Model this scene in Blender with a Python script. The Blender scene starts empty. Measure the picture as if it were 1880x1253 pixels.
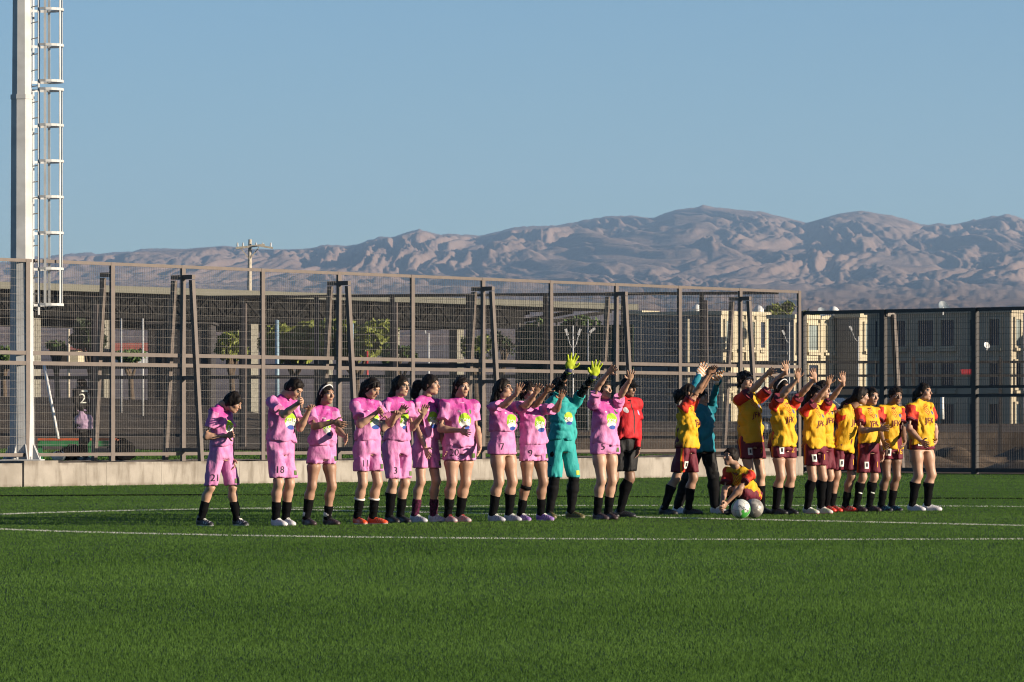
import bpy, bmesh, math, random
import numpy as np
from mathutils import Vector
from mathutils.bvhtree import BVHTree

# ------------------------------------------------------------------ camera, sky, sun, exposure
SC = bpy.context.scene
COL = SC.collection
CAMZ, HORIZ, FPX = 1.03, 785.0, 8425.0          # eye height (m), horizon row and focal length of the photo in its pixels
cam_d = bpy.data.cameras.new('camera'); cam = bpy.data.objects.new('camera', cam_d); COL.objects.link(cam)
cam.location = (0, 0, CAMZ); cam.rotation_euler = (math.pi / 2, 0, 0)
cam_d.sensor_width = 36; cam_d.lens = FPX / 1880 * 36; cam_d.shift_y = (HORIZ - 626.5) / 1880
cam_d.clip_start = 0.5; cam_d.clip_end = 60000
cam_d.dof.use_dof = True; cam_d.dof.focus_distance = 51.0; cam_d.dof.aperture_fstop = 20
SC.camera = cam

SUN_AZ, SUN_EL = math.radians(18), math.radians(12.5)   # azimuth: from +X towards the camera
SUNV = Vector((math.cos(SUN_AZ) * math.cos(SUN_EL), -math.sin(SUN_AZ) * math.cos(SUN_EL), math.sin(SUN_EL)))
world = bpy.data.worlds.new('World'); SC.world = world; world.use_nodes = True
wn = world.node_tree; sky = wn.nodes.new('ShaderNodeTexSky'); sky.sky_type = 'NISHITA'; sky.sun_disc = False
sky.sun_elevation = SUN_EL; sky.sun_rotation = math.pi / 2 + SUN_AZ
sky.altitude = 800; sky.air_density = 1.0; sky.dust_density = 0.4; sky.ozone_density = 4.6
wn.links.new(sky.outputs[0], wn.nodes['Background'].inputs[0]); wn.nodes['Background'].inputs[1].default_value = 0.060
sun_d = bpy.data.lights.new('sun', 'SUN'); sun_d.energy = 5.0; sun_d.angle = math.radians(0.53); sun_d.color = (1.0, 0.84, 0.65)
sun = bpy.data.objects.new('sun', sun_d); COL.objects.link(sun)
sun.rotation_euler = SUNV.to_track_quat('Z', 'Y').to_euler(); sun.location = (60, -20, 40)
SC.view_settings.view_transform = 'Standard'; SC.view_settings.look = 'None'
SC.view_settings.exposure = 1.14; SC.view_settings.gamma = 1.0
SC.cycles.use_denoising = True; SC.cycles.max_bounces = 6; SC.cycles.transparent_max_bounces = 8
HAZE = 5.8e-5
SC.cycles.volume_bounces = 0
SC.cycles.sample_clamp_indirect = 4; SC.cycles.filter_width = 1.1

# ------------------------------------------------------------------ helpers
R = math.radians
def at(x, y, Y): return np.array([(x - 940) / FPX * Y, Y, CAMZ - (y - HORIZ) / FPX * Y])
def groundY(y, z=0.0): return FPX * (CAMZ - z) / (y - HORIZ)
def nrm(v): v = np.asarray(v, float); return v / max(1e-9, np.linalg.norm(v))

def link(o, parent=None, **tags):
    COL.objects.link(o)
    if parent is not None: o.parent = parent
    for k, v in tags.items():
        if v is not None: o[k] = v
    return o
def mesh_obj(name, V, F, mats, parent=None, smooth=False, loc=None, fm=None, attrs=None, **tags):
    """one mesh object; V in world coordinates, moved to the parent's or its own origin"""
    V = np.asarray(V, dtype=np.float64).reshape(-1, 3)
    if parent is not None: V = V - np.array(origin_of(parent))
    elif loc is not None: V = V - np.array(loc)
    me = bpy.data.meshes.new(name)
    me.from_pydata(V.tolist(), [], F if isinstance(F, list) else F.tolist())
    for m in (mats if isinstance(mats, (list, tuple)) else [mats]): me.materials.append(m)
    if fm is not None: me.polygons.foreach_set('material_index', np.asarray(fm, dtype=np.int32))
    if smooth: me.polygons.foreach_set('use_smooth', np.ones(len(me.polygons), dtype=bool))
    for k, a in (attrs or {}).items():
        at_ = me.attributes.new(k, 'FLOAT_VECTOR', 'POINT'); at_.data.foreach_set('vector', np.asarray(a, np.float32).ravel())
    me.update()
    o = bpy.data.objects.new(name, me); link(o, parent, **tags)
    if parent is None and loc is not None: o.location = loc
    return o
ORI = {}
def origin_of(o):
    p = np.array(o.location)
    while o.parent: o = o.parent; p = p + np.array(o.location)
    return p
def empty(name, loc, **tags):
    o = bpy.data.objects.new(name, None); o.empty_display_size = 0.2; link(o, None, **tags); o.location = loc; return o

class MB:
    def __init__(s): s.V = []; s.F = []
    def add(s, V, F):
        n = len(s.V); s.V += [tuple(v) for v in V]; s.F += [tuple(i + n for i in f) for f in F]; return s
    def prism(s, a, b, u, v, wu, wv):
        """box along a-b with half sizes wu, wv along u, v"""
        a, b, u, v = map(np.asarray, (a, b, u, v)); c = []
        for p in (a, b):
            for su, sv in ((-1, -1), (1, -1), (1, 1), (-1, 1)): c.append(p + u * wu * su + v * wv * sv)
        return s.add(c, [(3, 2, 1, 0), (4, 5, 6, 7), (0, 1, 5, 4), (1, 2, 6, 5), (2, 3, 7, 6), (3, 0, 4, 7)])
    def box(s, c, ax, ay, hx, hy, z0, z1):
        """upright box centred at c (x, y), axes ax, ay (2d), half sizes, z range"""
        ax = np.array([ax[0], ax[1], 0]); ay = np.array([ay[0], ay[1], 0]); c = np.array([c[0], c[1], 0])
        return s.prism(c + [0, 0, z0], c + [0, 0, z1], ax, ay, hx, hy)
    def tube(s, pts, rad, n=8, cap=True):
        pts = [np.asarray(p, float) for p in pts]; rad = rad if hasattr(rad, '__len__') else [rad] * len(pts)
        base = len(s.V); up = None
        for i, p in enumerate(pts):
            t = nrm(pts[min(i + 1, len(pts) - 1)] - pts[max(i - 1, 0)])
            if up is None: up = nrm(np.cross(t, [0, 0, 1] if abs(t[2]) < .9 else [1, 0, 0]))
            up = nrm(up - t * np.dot(up, t)); w = np.cross(t, up)
            for k in range(n):
                a = 2 * math.pi * (k + .5) / n; s.V.append(tuple(p + rad[i] * (up * math.cos(a) + w * math.sin(a))))
        for i in range(len(pts) - 1):
            for k in range(n):
                a = base + i * n + k; b = base + i * n + (k + 1) % n; s.F.append((a, b, b + n, a + n))
        if cap:
            s.F.append(tuple(base + k for k in range(n))[::-1]); e = base + (len(pts) - 1) * n; s.F.append(tuple(e + k for k in range(n)))
        return s
    def build(s, name, mats, parent=None, smooth=False, loc=None, **tags):
        return mesh_obj(name, s.V, s.F, mats, parent, smooth, loc, **tags)

def hash3(i, j, k, seed):
    h = (i.astype(np.int64) * 374761393 + j.astype(np.int64) * 668265263 + k.astype(np.int64) * 2147483647 + seed * 974711) & 0xFFFFFFFF
    h = ((h ^ (h >> 13)) * 1274126177) & 0xFFFFFFFF
    return ((h ^ (h >> 16)) & 0xFFFFFF) / float(0xFFFFFF) * 2 - 1
def vnoise(P, seed=0):
    P = np.asarray(P, float); I = np.floor(P).astype(np.int64); f = P - I; f = f * f * f * (f * (f * 6 - 15) + 10)
    out = 0
    for dx in (0, 1):
        for dy in (0, 1):
            for dz in (0, 1):
                w = (f[..., 0] if dx else 1 - f[..., 0]) * (f[..., 1] if dy else 1 - f[..., 1]) * (f[..., 2] if dz else 1 - f[..., 2])
                out = out + w * hash3(I[..., 0] + dx, I[..., 1] + dy, I[..., 2] + dz, seed)
    return out

# ------------------------------------------------------------------ materials
ALB = .68          # all painted values are scaled to real-world albedo for this exposure
class NT:
    def __init__(s, name, rough=0.6, spec=0.3):
        s.m = bpy.data.materials.new(name); s.m.use_nodes = True; s.t = s.m.node_tree
        s.b = s.t.nodes['Principled BSDF']; s.set('Roughness', rough); s.set('Specular IOR Level', spec)
    def set(s, k, v):
        if k == 'Base Color' and isinstance(v, bpy.types.NodeSocket):
            sc = s.n('VectorMath', operation='SCALE'); s.t.links.new(v, sc.inputs[0]); sc.inputs['Scale'].default_value = ALB; v = sc.outputs[0]
        if hasattr(v, 'links') or isinstance(v, bpy.types.NodeSocket): s.t.links.new(v, s.b.inputs[k])
        else: s.b.inputs[k].default_value = (*v, 1) if isinstance(v, (tuple, list)) and len(v) == 3 else v
    def n(s, typ, **kw):
        nd = s.t.nodes.new('ShaderNode' + typ)
        for k, v in kw.items():
            if k in ('ins',): continue
            setattr(nd, k, v)
        return nd
    def put(s, sock, v):
        if isinstance(v, bpy.types.NodeSocket): s.t.links.new(v, sock)
        elif isinstance(v, (tuple, list)) and len(v) == 3 and sock.type == 'RGBA': sock.default_value = (*v, 1)
        else: sock.default_value = v
    def math(s, op, a, b=0.0, c=None, clamp=False):
        nd = s.n('Math', operation=op); nd.use_clamp = clamp; s.put(nd.inputs[0], a); s.put(nd.inputs[1], b)
        if c is not None: s.put(nd.inputs[2], c)
        return nd.outputs[0]
    def mix(s, f, a, b):
        nd = s.n('Mix', data_type='RGBA'); s.put(nd.inputs[0], f); s.put(nd.inputs[6], a); s.put(nd.inputs[7], b); return nd.outputs[2]
    def pos(s, scale=(1, 1, 1), src='obj'):
        if src == 'obj': v = s.n('TexCoord').outputs['Object']
        elif src == 'world': v = s.n('NewGeometry').outputs['Position']
        else: v = s.n('Attribute', attribute_name=src).outputs['Vector']
        mp = s.n('Mapping'); s.put(mp.inputs['Vector'], v); mp.inputs['Scale'].default_value = scale; return mp.outputs[0]
    def noise(s, vec, scale=5, detail=3, rough=.5):
        nd = s.n('TexNoise'); s.put(nd.inputs['Vector'], vec); nd.inputs['Scale'].default_value = scale
        nd.inputs['Detail'].default_value = detail; nd.inputs['Roughness'].default_value = rough; return nd.outputs['Fac']
    def step(s, x, lo, hi):
        nd = s.n('MapRange', interpolation_type='SMOOTHSTEP'); s.put(nd.inputs[0], x); s.put(nd.inputs[1], lo); s.put(nd.inputs[2], hi); return nd.outputs[0]
    def xyz(s, vec):
        nd = s.n('SeparateXYZ'); s.put(nd.inputs[0], vec); return nd.outputs
    def ell(s, x, z, cx, cz, rx, rz, soft=.25):
        a = s.math('DIVIDE', s.math('SUBTRACT', x, cx), rx); b = s.math('DIVIDE', s.math('SUBTRACT', z, cz), rz)
        q = s.math('ADD', s.math('MULTIPLY', a, a), s.math('MULTIPLY', b, b)); return s.math('SUBTRACT', 1.0, s.step(q, 1 - soft, 1 + soft))
    def bump(s, h, strength=.3, dist=.01):
        nd = s.n('Bump'); s.put(nd.inputs['Height'], h); nd.inputs['Strength'].default_value = strength; nd.inputs['Distance'].default_value = dist
        s.t.links.new(nd.outputs[0], s.b.inputs['Normal'])

def flat(name, col, rough=.6, spec=.3, metal=0, var=.15, scale=8, bump=0):
    m = NT(name, rough, spec); p = m.pos(); nz = m.noise(p, scale, 4)
    m.set('Base Color', m.mix(m.step(nz, .3, .7), tuple(c * (1 - var) for c in col), tuple(min(1, c * (1 + var)) for c in col)))
    m.set('Metallic', metal)
    if bump: m.bump(m.noise(p, scale * 4, 4), bump, .02)
    return m.m
M = {}
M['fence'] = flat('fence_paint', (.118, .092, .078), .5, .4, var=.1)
M['fence_dark_shaded'] = flat('fence_paint_dark_shaded', (.03, .026, .024), .5, .4, var=.1)  # backlit fences carry their shade in this colour; also plain dark steel
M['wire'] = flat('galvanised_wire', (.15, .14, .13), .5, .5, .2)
M['wire_shaded'] = flat('shaded_wire', (.03, .027, .025), .5, .4)  # mesh of the backlit fences, shade put into the colour
M['steel'] = flat('galvanised_steel', (.52, .535, .54), .6, .25, .0, var=.12, scale=3)
M['white'] = flat('white_paint', (.78, .78, .76), .5, .3, var=.05)
M['cream'] = flat('cream_render', (.56, .50, .36), .85, .2, var=.08, scale=.6)
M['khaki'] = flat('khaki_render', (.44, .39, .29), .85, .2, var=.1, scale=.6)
M['shadewall'] = flat('shaded_render', (.25, .24, .22), .85, .2, var=.12, scale=.5)  # sides of the cream flats turned from the sun, shade put into the colour
M['roofgrey'] = flat('canopy_fascia', (.145, .145, .118), .7, .2, var=.05, scale=.4)
M['truss'] = flat('truss_steel', (.006, .006, .006), .7, .1)
M['concrete_post'] = flat('concrete_post', (.24, .23, .19), .85, .2)
M['darkpanel'] = flat('dark_panel', (.06, .055, .055), .7, .2)
M['wood'] = flat('weathered_wood', (.50, .45, .36), .8, .2, var=.2)
M['green_paint'] = flat('green_paint', (.03, .22, .07), .5, .4)
M['orange_paint'] = flat('orange_paint', (.65, .12, .03), .5, .4)
M['black_cloth'] = flat('black_cloth', (.006, .006, .007), .85, .08)
M['red_paint'] = flat('red_paint', (.38, .03, .03), .5, .4)
M['roof_red'] = flat('red_roof', (.55, .17, .13), .8, .2)
M['glass'] = flat('window_glass', (.016, .026, .05), .3, .35, var=.3, scale=.7)
M['curtain'] = flat('curtained_window', (.24, .29, .28), .35, .5, var=.25, scale=.5)
M['dishblue'] = flat('dish_paint', (.14, .18, .22), .5, .3)
M['blue_pole'] = flat('pale_blue_paint', (.28, .42, .52), .5, .4)
M['net_green'] = flat('dark_green_screen', (.018, .045, .02), .8, .2, var=.3, scale=1)
M['brownwood'] = flat('brown_board', (.055, .047, .040), .85, .2, var=.3, scale=.7)
M['bark'] = flat('bark', (.13, .10, .075), .9, .1)
def leafmat(name, c1, c2):
    m = NT(name, .6, .25); f = m.noise(m.pos(src='world'), 1.1, 3)
    m.set('Base Color', m.mix(m.step(f, .35, .65), c1, c2)); return m.m
M['leaf_olive'] = leafmat('olive_leaves', (.15, .18, .03), (.24, .28, .05))
M['leaf_green'] = leafmat('green_leaves', (.06, .11, .025), (.10, .17, .035))
M['leaf_dark'] = leafmat('dark_leaves', (.03, .045, .02), (.05, .075, .03))
def concrete():
    m = NT('concrete', .9, .15); p = m.pos(src='world'); a = m.noise(p, 1.4, 5, .6); b = m.noise(m.pos((3, 3, .6), 'world'), 2.2, 4, .6)
    c = m.mix(m.step(a, .3, .7), (.27, .245, .21), (.39, .36, .315)); c = m.mix(m.math('MULTIPLY', m.step(b, .48, .72), .75), c, (.19, .165, .135))
    z = m.xyz(p)[2]; st = m.math('MULTIPLY', m.step(z, .34, .41), m.step(m.noise(m.pos((1, 1, .3), 'world'), 3, 4), .42, .62))
    c = m.mix(m.math('MULTIPLY', st, .8), c, (.15, .125, .10))
    bs = m.math('MULTIPLY', m.math('SUBTRACT', 1.0, m.step(z, .0, .07)), m.step(m.noise(p, 5, 4), .35, .6)); c = m.mix(m.math('MULTIPLY', bs, .6), c, (.12, .10, .07)); m.set('Base Color', c); m.bump(m.noise(p, 30, 5, .7), .35, .01); return m.m
M['concrete'] = concrete()
def earth(name, c1, c2, scale, bs=.5, bd=.1):
    m = NT(name, .95, .1); p = m.pos(src='world'); a = m.noise(p, scale, 8, .65)
    m.set('Base Color', m.mix(m.step(a, .35, .68), c1, c2)); m.bump(m.noise(p, scale * 4, 6, .7), bs, bd); return m.m
M['dirt'] = earth('brown_dirt', (.055, .041, .029), (.17, .128, .092), .5)
M['gravel'] = earth('gravel', (.16, .13, .10), (.36, .31, .26), 9, .8, .04)
M['bank'] = earth('dark_bank_dirt', (.045, .036, .028), (.095, .078, .06), .6)
def groundmat():
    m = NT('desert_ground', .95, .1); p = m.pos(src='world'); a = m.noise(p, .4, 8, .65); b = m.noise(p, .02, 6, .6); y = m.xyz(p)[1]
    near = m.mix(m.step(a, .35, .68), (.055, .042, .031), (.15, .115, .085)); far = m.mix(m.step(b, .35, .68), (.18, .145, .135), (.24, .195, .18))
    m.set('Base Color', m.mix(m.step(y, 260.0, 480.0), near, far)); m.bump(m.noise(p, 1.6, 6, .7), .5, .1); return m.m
M['ground'] = groundmat()
def hillmat():
    m = NT('desert_hills', .95, .05); p = m.pos(src='world'); a = m.noise(p, .0035, 6, .6); b = m.noise(p, .02, 5, .6)
    c = m.mix(m.step(a, .35, .65), (.235, .160, .126), (.29, .203, .160)); c = m.mix(m.math('MULTIPLY', m.step(b, .5, .72), .6), c, (.325, .24, .195))
    m.set('Base Color', c); m.bump(m.noise(p, .03, 6, .65), .5, 12); return m.m
M['hills'] = hillmat()
def turfmat(name, c1, c2, trans):
    m = NT(name, .75, .04); p = m.pos(src='world'); a = m.noise(p, .22, 5, .65); b = m.noise(p, 60, 2)
    c = m.mix(m.step(a, .3, .7), c1, c2); c = m.mix(m.math('MULTIPLY', m.step(b, .4, .75), .5), c, tuple(min(1, x * 1.7) for x in c2)); m.set('Base Color', c)
    if trans:
        tr = m.n('BsdfTranslucent'); m.put(tr.inputs[0], m.b.inputs['Base Color'].links[0].from_socket); mx = m.n('MixShader'); mx.inputs[0].default_value = .5
        m.t.links.new(m.b.outputs[0], mx.inputs[1]); m.t.links.new(tr.outputs[0], mx.inputs[2]); m.t.links.new(mx.outputs[0], m.t.nodes['Material Output'].inputs[0])
    return m.m
M['turf'] = turfmat('artificial_turf_base', (.022, .045, .012), (.03, .06, .016), False)
M['blade'] = turfmat('turf_blades', (.072, .148, .027), (.110, .210, .043), True)
M['blade_white'] = turfmat('white_turf_blades', (.62, .64, .56), (.72, .73, .66), True)
# ------------------------------------------------------------------ the place: pitch, ground, hills
E1 = np.array([.617, .787]); E2 = np.array([.787, -.617])        # along the long fence / out of its face
PA0 = np.array([-8.80, 78.9])
PB0 = np.array([6.56, 103.9]); EB = np.array([.75, -.66]); EB = EB / np.linalg.norm(EB); NB = np.array([-EB[1], EB[0]])
def A_t(x):                       # distance along the long fence at photo column x
    k = (x - 940) / FPX; return (k * PA0[1] - PA0[0]) / (E1[0] - k * E1[1])
def line_t(P, d, x):
    k = (x - 940) / FPX; return (k * P[1] - P[0]) / (d[0] - k * d[1])
def PA(t, back=0.0): return PA0 + E1 * t - E2 * back
def behindA(X, Y): return -((X - PA0[0]) * E2[0] + (Y - PA0[1]) * E2[1])
def alongA(X, Y): return (X - PA0[0]) * E1[0] + (Y - PA0[1]) * E1[1]

def grid_mesh(name, us, vs, fun, mat, smooth=True, **tags):
    U, Vv = np.meshgrid(us, vs, indexing='ij'); P = fun(U, Vv).reshape(-1, 3); nu, nv = U.shape
    idx = np.arange(nu * nv).reshape(nu, nv)
    F = np.stack([idx[:-1, :-1], idx[1:, :-1], idx[1:, 1:], idx[:-1, 1:]], -1).reshape(-1, 4)
    return mesh_obj(name, P, F, mat, None, smooth, **tags)

T_END = 24.35
mesh_obj('turf_pitch', [(-60, -8, 0), (60, -8, 0), (60, 125, 0), (-60, 125, 0)], [(0, 1, 2, 3)], M['turf'], kind='structure')

rng = np.random.default_rng(7)
def ridge(x):   # skyline row of the hills in the photo
    xs = [-1900, -900, -400, 0, 120, 200, 260, 340, 410, 470, 560, 600, 640, 690, 725, 770, 800, 850, 880, 940, 1000, 1050, 1110, 1160, 1200, 1240, 1290, 1340, 1400, 1450, 1480, 1540, 1582, 1640, 1690, 1740, 1790, 1845, 1880, 2100, 2500, 3800]
    ys = [500, 496, 492, 482, 468, 466, 459, 456, 450, 456, 456, 449, 453, 437, 433, 421, 429, 431, 433, 420, 417, 412, 398, 395, 399, 385, 379, 385, 390, 401, 409, 392, 386, 398, 412, 412, 404, 394, 402, 420, 395, 430]
    return np.interp(x, xs, ys)
def base_px(Y): return np.interp(Y, [150, 300, 800, 1500, 4000, 7600, 9000, 12000], [-3, 18, 112, 150, 214, 268, 300, 330])
def billow(X, Y, L, seed, octs=4):
    z = 0; a = 1.0; tot = 0
    for o in range(octs):
        P = np.stack([X / L + 13.7 * o, Y / L * .62 + 5.1 * o, np.full_like(X, o * 3.3)], -1)
        n = vnoise(P, seed + o); n2 = np.sqrt(n * n + .012) - .11
        z = z + a * n2; tot += a; a *= .50; L *= .50
    return z / tot
def hills_fun(U, Yq):
    x = 940 + U * FPX; X = U * Yq
    p0 = base_px(Yq); pr = HORIZ - ridge(x)
    k = np.clip((Yq - 7600) / (12000 - 7600), 0, 1); k = k * k * (3 - 2 * k)
    wav = ridge(x) - ridge(x + 0)  # keep profile exact at the crest
    p = p0 * (1 - k) + pr * k
    p = np.where(Yq > 12000, pr - (Yq - 12000) / 12.0, p)
    z = CAMZ + p * Yq / FPX
    amp = np.interp(Yq, [1500, 3500, 6500, 8000, 9500, 11300, 12000, 13500], [0, 3, 8, 18, 27, 25, 6, 20])
    wx = vnoise(np.stack([X / 520, Yq / 2300, X * 0], -1), 91) * 300 + vnoise(np.stack([X / 160, Yq / 700, X * 0], -1), 95) * 60
    wy = vnoise(np.stack([X / 420, Yq / 1500, X * 0 + 7], -1), 92) * 500; b = 0; tot = 0; L = 84.0; ap = 1.0
    for o in range(5):
        n = vnoise(np.stack([(X + wx) / L + 3.7 * o, (Yq + wy) / (L * 6.5) + 1.3 * o, X * 0 + o], -1), 51 + o); b = b + ap * (np.sqrt(n * n + .010) - .10); tot += ap; ap *= .62; L *= .54
    z = z + amp * (b / tot - .27) * 2.6
    zr = CAMZ + (pr - 3) * Yq / FPX; z = np.where((Yq < 11990), np.minimum(z, zr), z)
    return np.stack([X, Yq, z], -1)
us = np.linspace(-.30, .30, 620); ys = np.concatenate([np.geomspace(1500, 7000, 60)[:-1], np.linspace(7000, 12200, 260), np.linspace(12300, 13500, 12)])
hu = np.concatenate([np.linspace(-.30, -.125, 60)[:-1], np.linspace(-.125, .125, 640), np.linspace(.125, .30, 60)[1:]])
grid_mesh('hills', hu, ys, hills_fun, M['hills'], kind='structure')

def ground_fun(U, Yq):
    X = U * Yq; z = CAMZ + np.interp(Yq, [60, 150, 300, 800, 1500, 1560], [-9, -9, 18, 112, 150, 148.0]) * Yq / FPX
    z = np.where(Yq < 150, -.3, z); z = z + np.interp(Yq, [150, 300, 1400, 1500], [0, .1, 1.2, 0]) * vnoise(np.stack([X / 40, Yq / 60, X * 0], -1), 5)
    return np.stack([X, Yq, z], -1)
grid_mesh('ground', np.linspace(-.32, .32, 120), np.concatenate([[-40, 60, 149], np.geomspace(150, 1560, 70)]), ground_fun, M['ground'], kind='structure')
def raised_fun(T, D):
    X = PA0[0] + E1[0] * T - E2[0] * D; Y = PA0[1] + E1[1] * T - E2[1] * D
    return np.stack([X, Y, .405 + .0035 * D + .012 * vnoise(np.stack([X, Y, X * 0], -1) * .8, 3)], -1)
grid_mesh('raised_turf', np.linspace(-70, T_END, 60), np.linspace(2.2, 40, 30), raised_fun, M['turf'], kind='structure')
grid_mesh('gravel_strip', np.linspace(-70, T_END, 240), np.linspace(.5, 2.3, 14), lambda T, D: raised_fun(T, D) + np.stack([T * 0, T * 0, .012 + .02 * vnoise(np.stack([T * 9, D * 9, T * 0], -1), 4)], -1), M['gravel'], kind='structure')
def berm_fun(T, D):     # dirt bank behind the second fence, then rough ground
    X = PA0[0] + E1[0] * T - E2[0] * D; Y = PA0[1] + E1[1] * T - E2[1] * D
    h = np.interp(D, [38, 40, 46, 54, 70, 90], [-.1, .06, 1.0, 1.25, 1.1, -.5]); q = np.stack([X / 4, Y / 4, X * 0], -1)
    return np.stack([X, Y, .50 + h * (1 + .35 * vnoise(q * .4, 8)) + .12 * np.minimum(1, h.clip(0)) * vnoise(q * 3, 9)], -1)
grid_mesh('dirt_bank', np.linspace(-80, 60, 300), np.linspace(38, 90, 50), berm_fun, M['bank'], kind='structure')
def dirt_fun(S, D):     # bare ground with spoil heaps beyond the dark fence
    X = PB0[0] + EB[0] * S + NB[0] * D; Y = PB0[1] + EB[1] * S + NB[1] * D
    q = np.stack([X / 3, Y / 5, X * 0], -1)
    m = np.interp(D, [.3, 4, 8, 13, 20, 40], [0, .1, .55, .9, .8, .7]) * (1 + .7 * vnoise(q * .7, 12)) + np.interp(D, [1, 6, 30], [0, .5, .35]) * (vnoise(q * 1.5, 13) + .5 * vnoise(q * 4, 14) + .25 * vnoise(q * 9, 15))
    return np.stack([X, Y, .012 + np.maximum(m, -.02) * np.clip((S + 2) / 1.2, 0, 1)], -1)
grid_mesh('dirt_ground', np.linspace(-2.0, 30, 170), np.concatenate([np.linspace(.25, 20, 90), np.linspace(20.5, 70, 30)]), dirt_fun, M['dirt'], kind='structure')

# turf fibres: single leaf-shaped faces, dense near the camera, sparser and wider far away
CC = np.array([2.6, 51.05]); CR = 9.15; HD = nrm([.654, -.757])
def line_dist(X, Y):
    d1 = np.abs(np.hypot(X - CC[0], Y - CC[1]) - CR); d2 = np.abs((X - CC[0]) * HD[1] - (Y - CC[1]) * HD[0]); return np.minimum(d1, d2)
def blades(X, Y, h, w):
    n = len(X); a = rng.uniform(0, 2 * np.pi, n); la = rng.uniform(0, 2 * np.pi, n); ln = rng.uniform(.0, .42, n) * h
    dx = np.cos(a) * w / 2; dy = np.sin(a) * w / 2; V = np.zeros((n, 3, 3), np.float32)
    V[:, 0] = np.stack([X - dx, Y - dy, np.full(n, .001)], -1); V[:, 1] = np.stack([X + dx, Y + dy, np.full(n, .001)], -1)
    V[:, 2] = np.stack([X + np.cos(la) * ln, Y + np.sin(la) * ln, h], -1); return V.reshape(-1, 3)
def tri_object(name, V, mat, **tags):
    n = len(V) // 3; me = bpy.data.meshes.new(name); me.vertices.add(len(V)); me.vertices.foreach_set('co', V.ravel())
    me.loops.add(n * 3); me.loops.foreach_set('vertex_index', np.arange(n * 3, dtype=np.int32)); me.polygons.add(n)
    me.polygons.foreach_set('loop_start', np.arange(0, n * 3, 3, dtype=np.int32)); me.polygons.foreach_set('loop_total', np.full(n, 3, np.int32))
    me.materials.append(mat); me.update(); me.validate(); return link(bpy.data.objects.new(name, me), None, **tags)
yg = np.linspace(16.5, 108, 4000); pdf = (.225 * yg + 2.4) * (20 / yg) ** 2.35; cdf = np.cumsum(pdf); cdf /= cdf[-1]; n = 1150000
Y = np.interp(rng.uniform(0, 1, n), cdf, yg); X = rng.uniform(-1, 1, n) * (.1125 * Y + 1.7)
ok = (behindA(X, Y) < -.02) | (alongA(X, Y) > T_END); ok &= ((X - PB0[0]) * NB[0] + (Y - PB0[1]) * NB[1] < .1) | (alongA(X, Y) < T_END); ok &= line_dist(X, Y) > .055
X, Y = X[ok], Y[ok]; patch = vnoise(np.stack([X * 1.1, Y * .35, X * 0], -1), 31) + .6 * vnoise(np.stack([X * 4, Y * 1.5, X * 0], -1), 32)
gv = blades(X, Y, .0155 * rng.uniform(.6, 1.3, len(X)) * (1 + .15 * patch), .00019 * Y * rng.uniform(.6, 1.3, len(X)))
tri_object('turf_fibres', gv, M['blade'], kind='stuff', label='short green artificial turf fibres covering the pitch', category='turf')
T_ = rng.uniform(-8, T_END, 70000); D_ = 2.3 + 36 * rng.uniform(0, 1, 70000) ** 1.0; Pr = raised_fun(T_, D_)
rv = blades(Pr[:, 0], Pr[:, 1], .034 * rng.uniform(.7, 1.2, 70000), .03 * rng.uniform(.7, 1.3, 70000)); rv[:, 2] += np.repeat(Pr[:, 2], 3)
tri_object('raised_turf_fibres', rv, M['blade'], kind='stuff', label='short green turf fibres on the raised ground behind the fence', category='turf')
def white_line(name, P, wd):
    n = len(P); return tri_object(name, blades(P[:, 0], P[:, 1], .0175 * rng.uniform(.6, 1.15, n), np.full(n, wd)), M['blade_white'], kind='structure')
n = 17000; a = rng.uniform(0, 2 * np.pi, n); r_ = CR + rng.uniform(-.055, .055, n)
white_line('centre_circle_line', np.stack([CC[0] + np.cos(a) * r_, CC[1] + np.sin(a) * r_], -1), .009)
n = 8000; s_ = rng.uniform(-8.8, 14, n); o_ = rng.uniform(-.055, .055, n)
white_line('halfway_line', CC + HD * s_[:, None] + np.array([-HD[1], HD[0]]) * o_[:, None], .009)

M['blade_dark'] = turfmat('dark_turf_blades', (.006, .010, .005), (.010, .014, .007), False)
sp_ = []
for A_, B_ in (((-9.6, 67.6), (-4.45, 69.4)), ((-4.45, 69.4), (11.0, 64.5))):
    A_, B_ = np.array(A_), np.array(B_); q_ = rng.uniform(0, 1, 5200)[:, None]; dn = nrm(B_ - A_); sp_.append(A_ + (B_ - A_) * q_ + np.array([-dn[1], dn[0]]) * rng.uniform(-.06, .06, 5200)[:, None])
sp_ = np.concatenate(sp_); tri_object('dark_blade_strip', blades(sp_[:, 0], sp_[:, 1], .024 * rng.uniform(.8, 1.2, len(sp_)), np.full(len(sp_), .016)), M['blade_dark'], kind='structure')  # narrow strip of darker, slightly taller blades across the turf

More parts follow.
